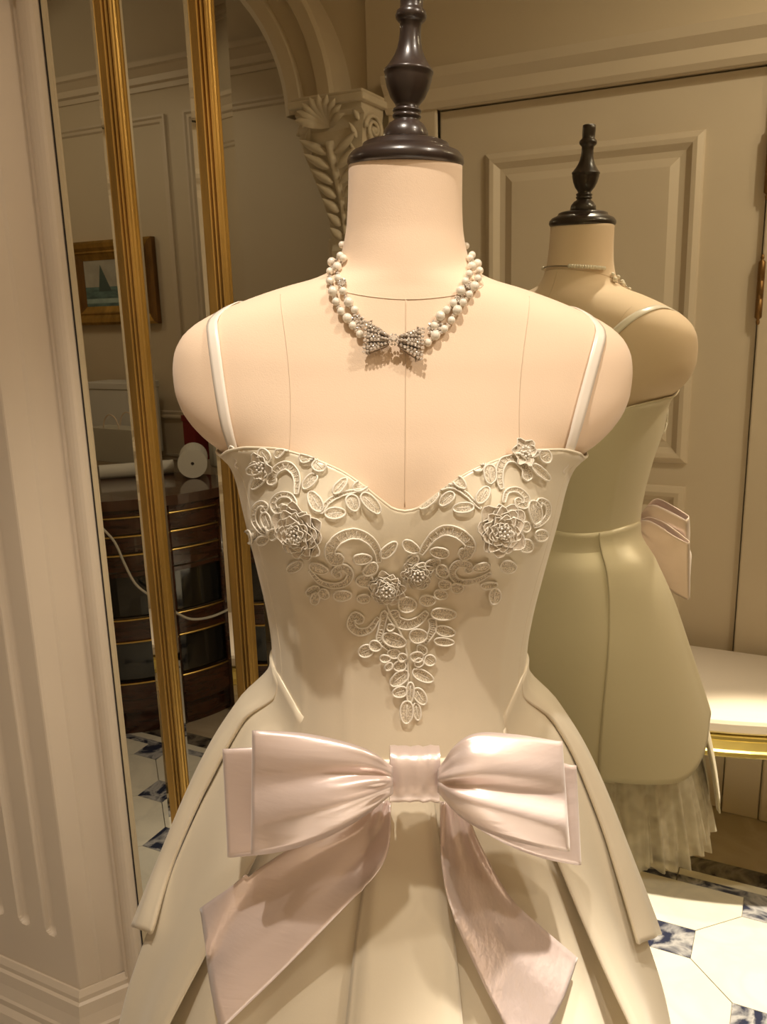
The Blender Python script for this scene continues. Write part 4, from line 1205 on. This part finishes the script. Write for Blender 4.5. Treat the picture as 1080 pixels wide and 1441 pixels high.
# round-fronted commode
CX, CY, CRD = -2.45, RY(2.56), 0.55
com = tag(empty('commode', (CX, CY, 0)), 'dark mahogany round fronted commode with brass rails seen in the mirror', 'chest of drawers')
A0, A1 = radians(-6), radians(186)
def drum(name, r, z0, z1, mt_, closed=True, parent=com, a0=A0, a1=A1, dr=0.0):
    mbx = MB()
    mbx.lathe([(r - 0.02, z0), (r, z0), (r + dr, z1), (r - 0.02, z1)], 48, (0, 0), a0, a1)
    return mbx.build(name, mt_, parent, smooth_=False)
def disc(name, r, z0, z1, mt_, parent=com):
    n = 48; p = [(r * cos(A0 + (A1 - A0) * k / n), r * sin(A0 + (A1 - A0) * k / n)) for k in range(n + 1)]
    v = [(x, y, z0) for x, y in p] + [(x, y, z1) for x, y in p]; m_ = n + 1
    return obj(name, v, [tuple(range(m_)), tuple(range(m_, 2 * m_))] + [(i, (i + 1) % m_, m_ + (i + 1) % m_, m_ + i) for i in range(m_)], mt_, parent, smooth_=False)
disc('top', CRD + 0.03, 0.865, 0.90, M['mahogany_top'])
drum('frieze', CRD + 0.005, 0.835, 0.865, M['mahogany'])
zt_ = 0.835
rails = []
for k in range(3):
    drum('drawer', CRD, zt_ - 0.068 * (k + 1) + 0.006, zt_ - 0.068 * k, M['mahogany'])
    rails.append(zt_ - 0.068 * k - 0.002)
disc('shelf', CRD - 0.002, 0.615, 0.630, M['mahogany'])
drum('glass_panel', CRD - 0.012, 0.46, 0.615, M['black_glass'])
drum('drawer', CRD, 0.375, 0.455, M['mahogany']); rails += [0.457, 0.372]
drum('glass_panel', CRD - 0.012, 0.215, 0.370, M['black_glass'])
drum('drawer', CRD + 0.004, 0.10, 0.212, M['mahogany']); rails += [0.212]
disc('base', CRD - 0.03, 0.0, 0.10, M['mahogany'])
for zr in rails:
    MB().tube([((CRD + 0.004) * cos(lerp(A0, A1, k / 48)), (CRD + 0.004) * sin(lerp(A0, A1, k / 48)), zr) for k in range(49)], 0.0042, 6).build('brass_rail', M['brass'], com)
for a in (12, 34, 58, 82, 106, 130, 154):
    ar = radians(a)
    MB().tube([((CRD + 0.002) * cos(ar), (CRD + 0.002) * sin(ar), 0.02), ((CRD + 0.002) * cos(ar), (CRD + 0.002) * sin(ar), 0.86)], 0.013, 8).build('post', M['mahogany'], com)
    for zr in rails:
        MB().sphere(((CRD + 0.016) * cos(ar), (CRD + 0.016) * sin(ar), zr), 0.005, 8, 5).build('brass_stud', M['brass'], com)

TOPZ = 0.90
# things on the commode
def roll_(name, p0, p1, r, label, hole):
    p0, p1 = Vector(p0), Vector(p1)
    root = tag(empty(name, p0.lerp(p1, 0.5)), label, 'paper roll')
    q = (p1 - p0).to_track_quat('Z', 'Y'); h = (p1 - p0).length / 2
    a = MB().lathe([(r * hole, -h), (r, -h), (r, h), (r * hole, h), (r * hole, -h)], 28).build('paper', M['white_paper'], root, smooth_=False); a.rotation_mode = 'QUATERNION'; a.rotation_quaternion = q
    b = MB().lathe([(0, h - 0.01), (r * hole * 0.98, h - 0.01), (r * hole * 0.98, -h + 0.01), (0, -h + 0.01)], 20).build('core', M['hole'], root); b.rotation_mode = 'QUATERNION'; b.rotation_quaternion = q
    return root
roll_('paper_roll', (-2.44, RY(2.40), TOPZ + 0.028), (-2.24, RY(2.60), TOPZ + 0.028), 0.027, 'thin white paper roll lying on the commode top', 0.55)
roll_('paper_roll', (-2.20, RY(2.68), TOPZ + 0.058), (-2.085, RY(2.53), TOPZ + 0.058), 0.056, 'thick short white paper roll lying beside the thin roll', 0.12)
def carton(name, c, sx, sy, h, mt_, label, cat, rz=0, extra=None):
    root = tag(empty(name, (c[0], c[1], TOPZ), (0, 0, rz)), label, cat)
    MB().box((-sx/2, -sy/2, 0), (sx/2, sy/2, h)).build('body', mt_, root, smooth_=False, bevel=0.003)
    if extra: extra(root, sx, sy, h)
    return root
def lid(root, sx, sy, h): MB().box((-sx/2 - .004, -sy/2 - .004, h), (sx/2 + .004, sy/2 + .004, h + 0.03)).build('lid', M['white_paper'], root, smooth_=False, bevel=0.003)
def handles(root, sx, sy, h):
    for y in (-sy/2 + 0.004, sy/2 - 0.004):
        MB().tube([(0.05 * cos(pi * k / 12), y, h - 0.01 + 0.07 * sin(pi * k / 12)) for k in range(13)], 0.003, 6).build('handle', M['seam'], root)
    MB().box((-sx/2 + 0.01, sy/2 + 0.0005, 0.02), (-sx/2 + 0.018, sy/2 + 0.002, h - 0.02)).build('fold', M['bag'], root, smooth_=False)
carton('gift_bag', (-2.66, RY(2.76)), 0.26, 0.10, 0.15, M['bag'], 'translucent beige gift bag with cord handles behind the thin roll', 'bag', 0.1, handles)
carton('white_box', (-2.82, RY(2.96)), 0.30, 0.16, 0.30, M['white_paper'], 'tall white lidded box at the back of the commode', 'box', 0, lid)
carton('red_box', (-2.36, RY(2.90)), 0.085, 0.07, 0.17, M['red'], 'small dark red box behind the thick roll', 'box', 0.3, lambda r, sx, sy, h: MB().box((-sx/2 - .003, -sy/2 - .003, h), (sx/2 + .003, sy/2 + .003, h + 0.025)).build('lid', M['red'], r, smooth_=False))
def jar():
    root = tag(empty('glass_jar', (-2.15, RY(2.80), TOPZ)), 'fluted pale glass jar at the right of the commode top', 'jar')
    mbx = MB(); rows = []
    for r, z in ((0.0, 0.0), (0.045, 0.0), (0.05, 0.01), (0.05, 0.12), (0.045, 0.13), (0.042, 0.13), (0.044, 0.11), (0.044, 0.012), (0, 0.010)):
        rows.append([(r * (1 + 0.03 * cos(12 * a)) * cos(a), r * (1 + 0.03 * cos(12 * a)) * sin(a), z) for a in [2 * pi * k / 72 for k in range(72)]])
    mbx.grid(rows, True).build('body', M['bag'], root)
    MB().lathe([(0, 0.131), (0.05, 0.131), (0.05, 0.14), (0.015, 0.15), (0.012, 0.16), (0.015, 0.17), (0, 0.175)], 24).build('lid', M['bag'], root)
jar()
# cable hanging in front of the commode
cab = []
for a, z in ((66, 0.906), (61, 0.88), (57, 0.825), (52.5, 0.76), (50, 0.68), (47, 0.60), (42, 0.545), (37, 0.50), (33.5, 0.465), (29, 0.435), (22, 0.425), (14, 0.432), (8, 0.45)):
    ar = radians(a); cab.append((CX + (CRD + 0.040) * cos(ar), CY + (CRD + 0.040) * sin(ar), z))
tag(MB().tube([crom(cab, i / 60) for i in range(61)], 0.0045, 8).build('cable', M['cable']), 'pale grey cable hanging in a loop across the commode front', 'cable')

# painting on the deep wall
PXA, PXB, PZA, PZB = -3.19, -2.665, 1.485, 1.865
pc_ = ((PXA + PXB) / 2, YD, (PZA + PZB) / 2)
pt = tag(empty('framed_painting', pc_), 'small seascape painting with a sail in a carved gilt frame', 'painting')
hw, hh = (PXB - PXA) / 2, (PZB - PZA) / 2; fwid = 0.085
prof = [(0, 0.003), (0.0, 0.03), (0.012, 0.04), (0.03, 0.036), (0.045, 0.026), (0.052, 0.030), (0.058, 0.024), (0.075, 0.016), (fwid, 0.012), (fwid, 0.003)]
cor = [(-hw, -hh, 1, 1), (hw, -hh, -1, 1), (hw, hh, -1, -1), (-hw, hh, 1, -1)]
for i in range(4):
    a, b = cor[i], cor[(i + 1) % 4]
    MB().grid([[(c[0] + c[2] * u, h, c[1] + c[3] * u) for u, h in prof] for c in (a, b)]).build('frame_rail', M['gold'] if i % 2 == 0 else M['gold_dark'], pt, smooth_=False)
iw, ih = hw - fwid, hh - fwid
cv_ = box('canvas', (-iw, 0.002, -ih), (iw, 0.010, ih), M['canvas_sky'], pt)
box('painted_sea', (-iw, 0.0100, -ih), (iw, 0.0104, -ih * 0.15), M['canvas_sea'], cv_)
MB().prism([(-0.095, -ih * 0.35), (-0.015, -ih * 0.35), (-0.075, ih * 0.80)], 0.0104, 0.0108).build('painted_sail', M['canvas_sail'], cv_, smooth_=False)
box('painted_foam', (-iw, 0.0104, -ih * 0.86), (iw, 0.0107, -ih * 0.66), M['canvas_foam'], cv_)
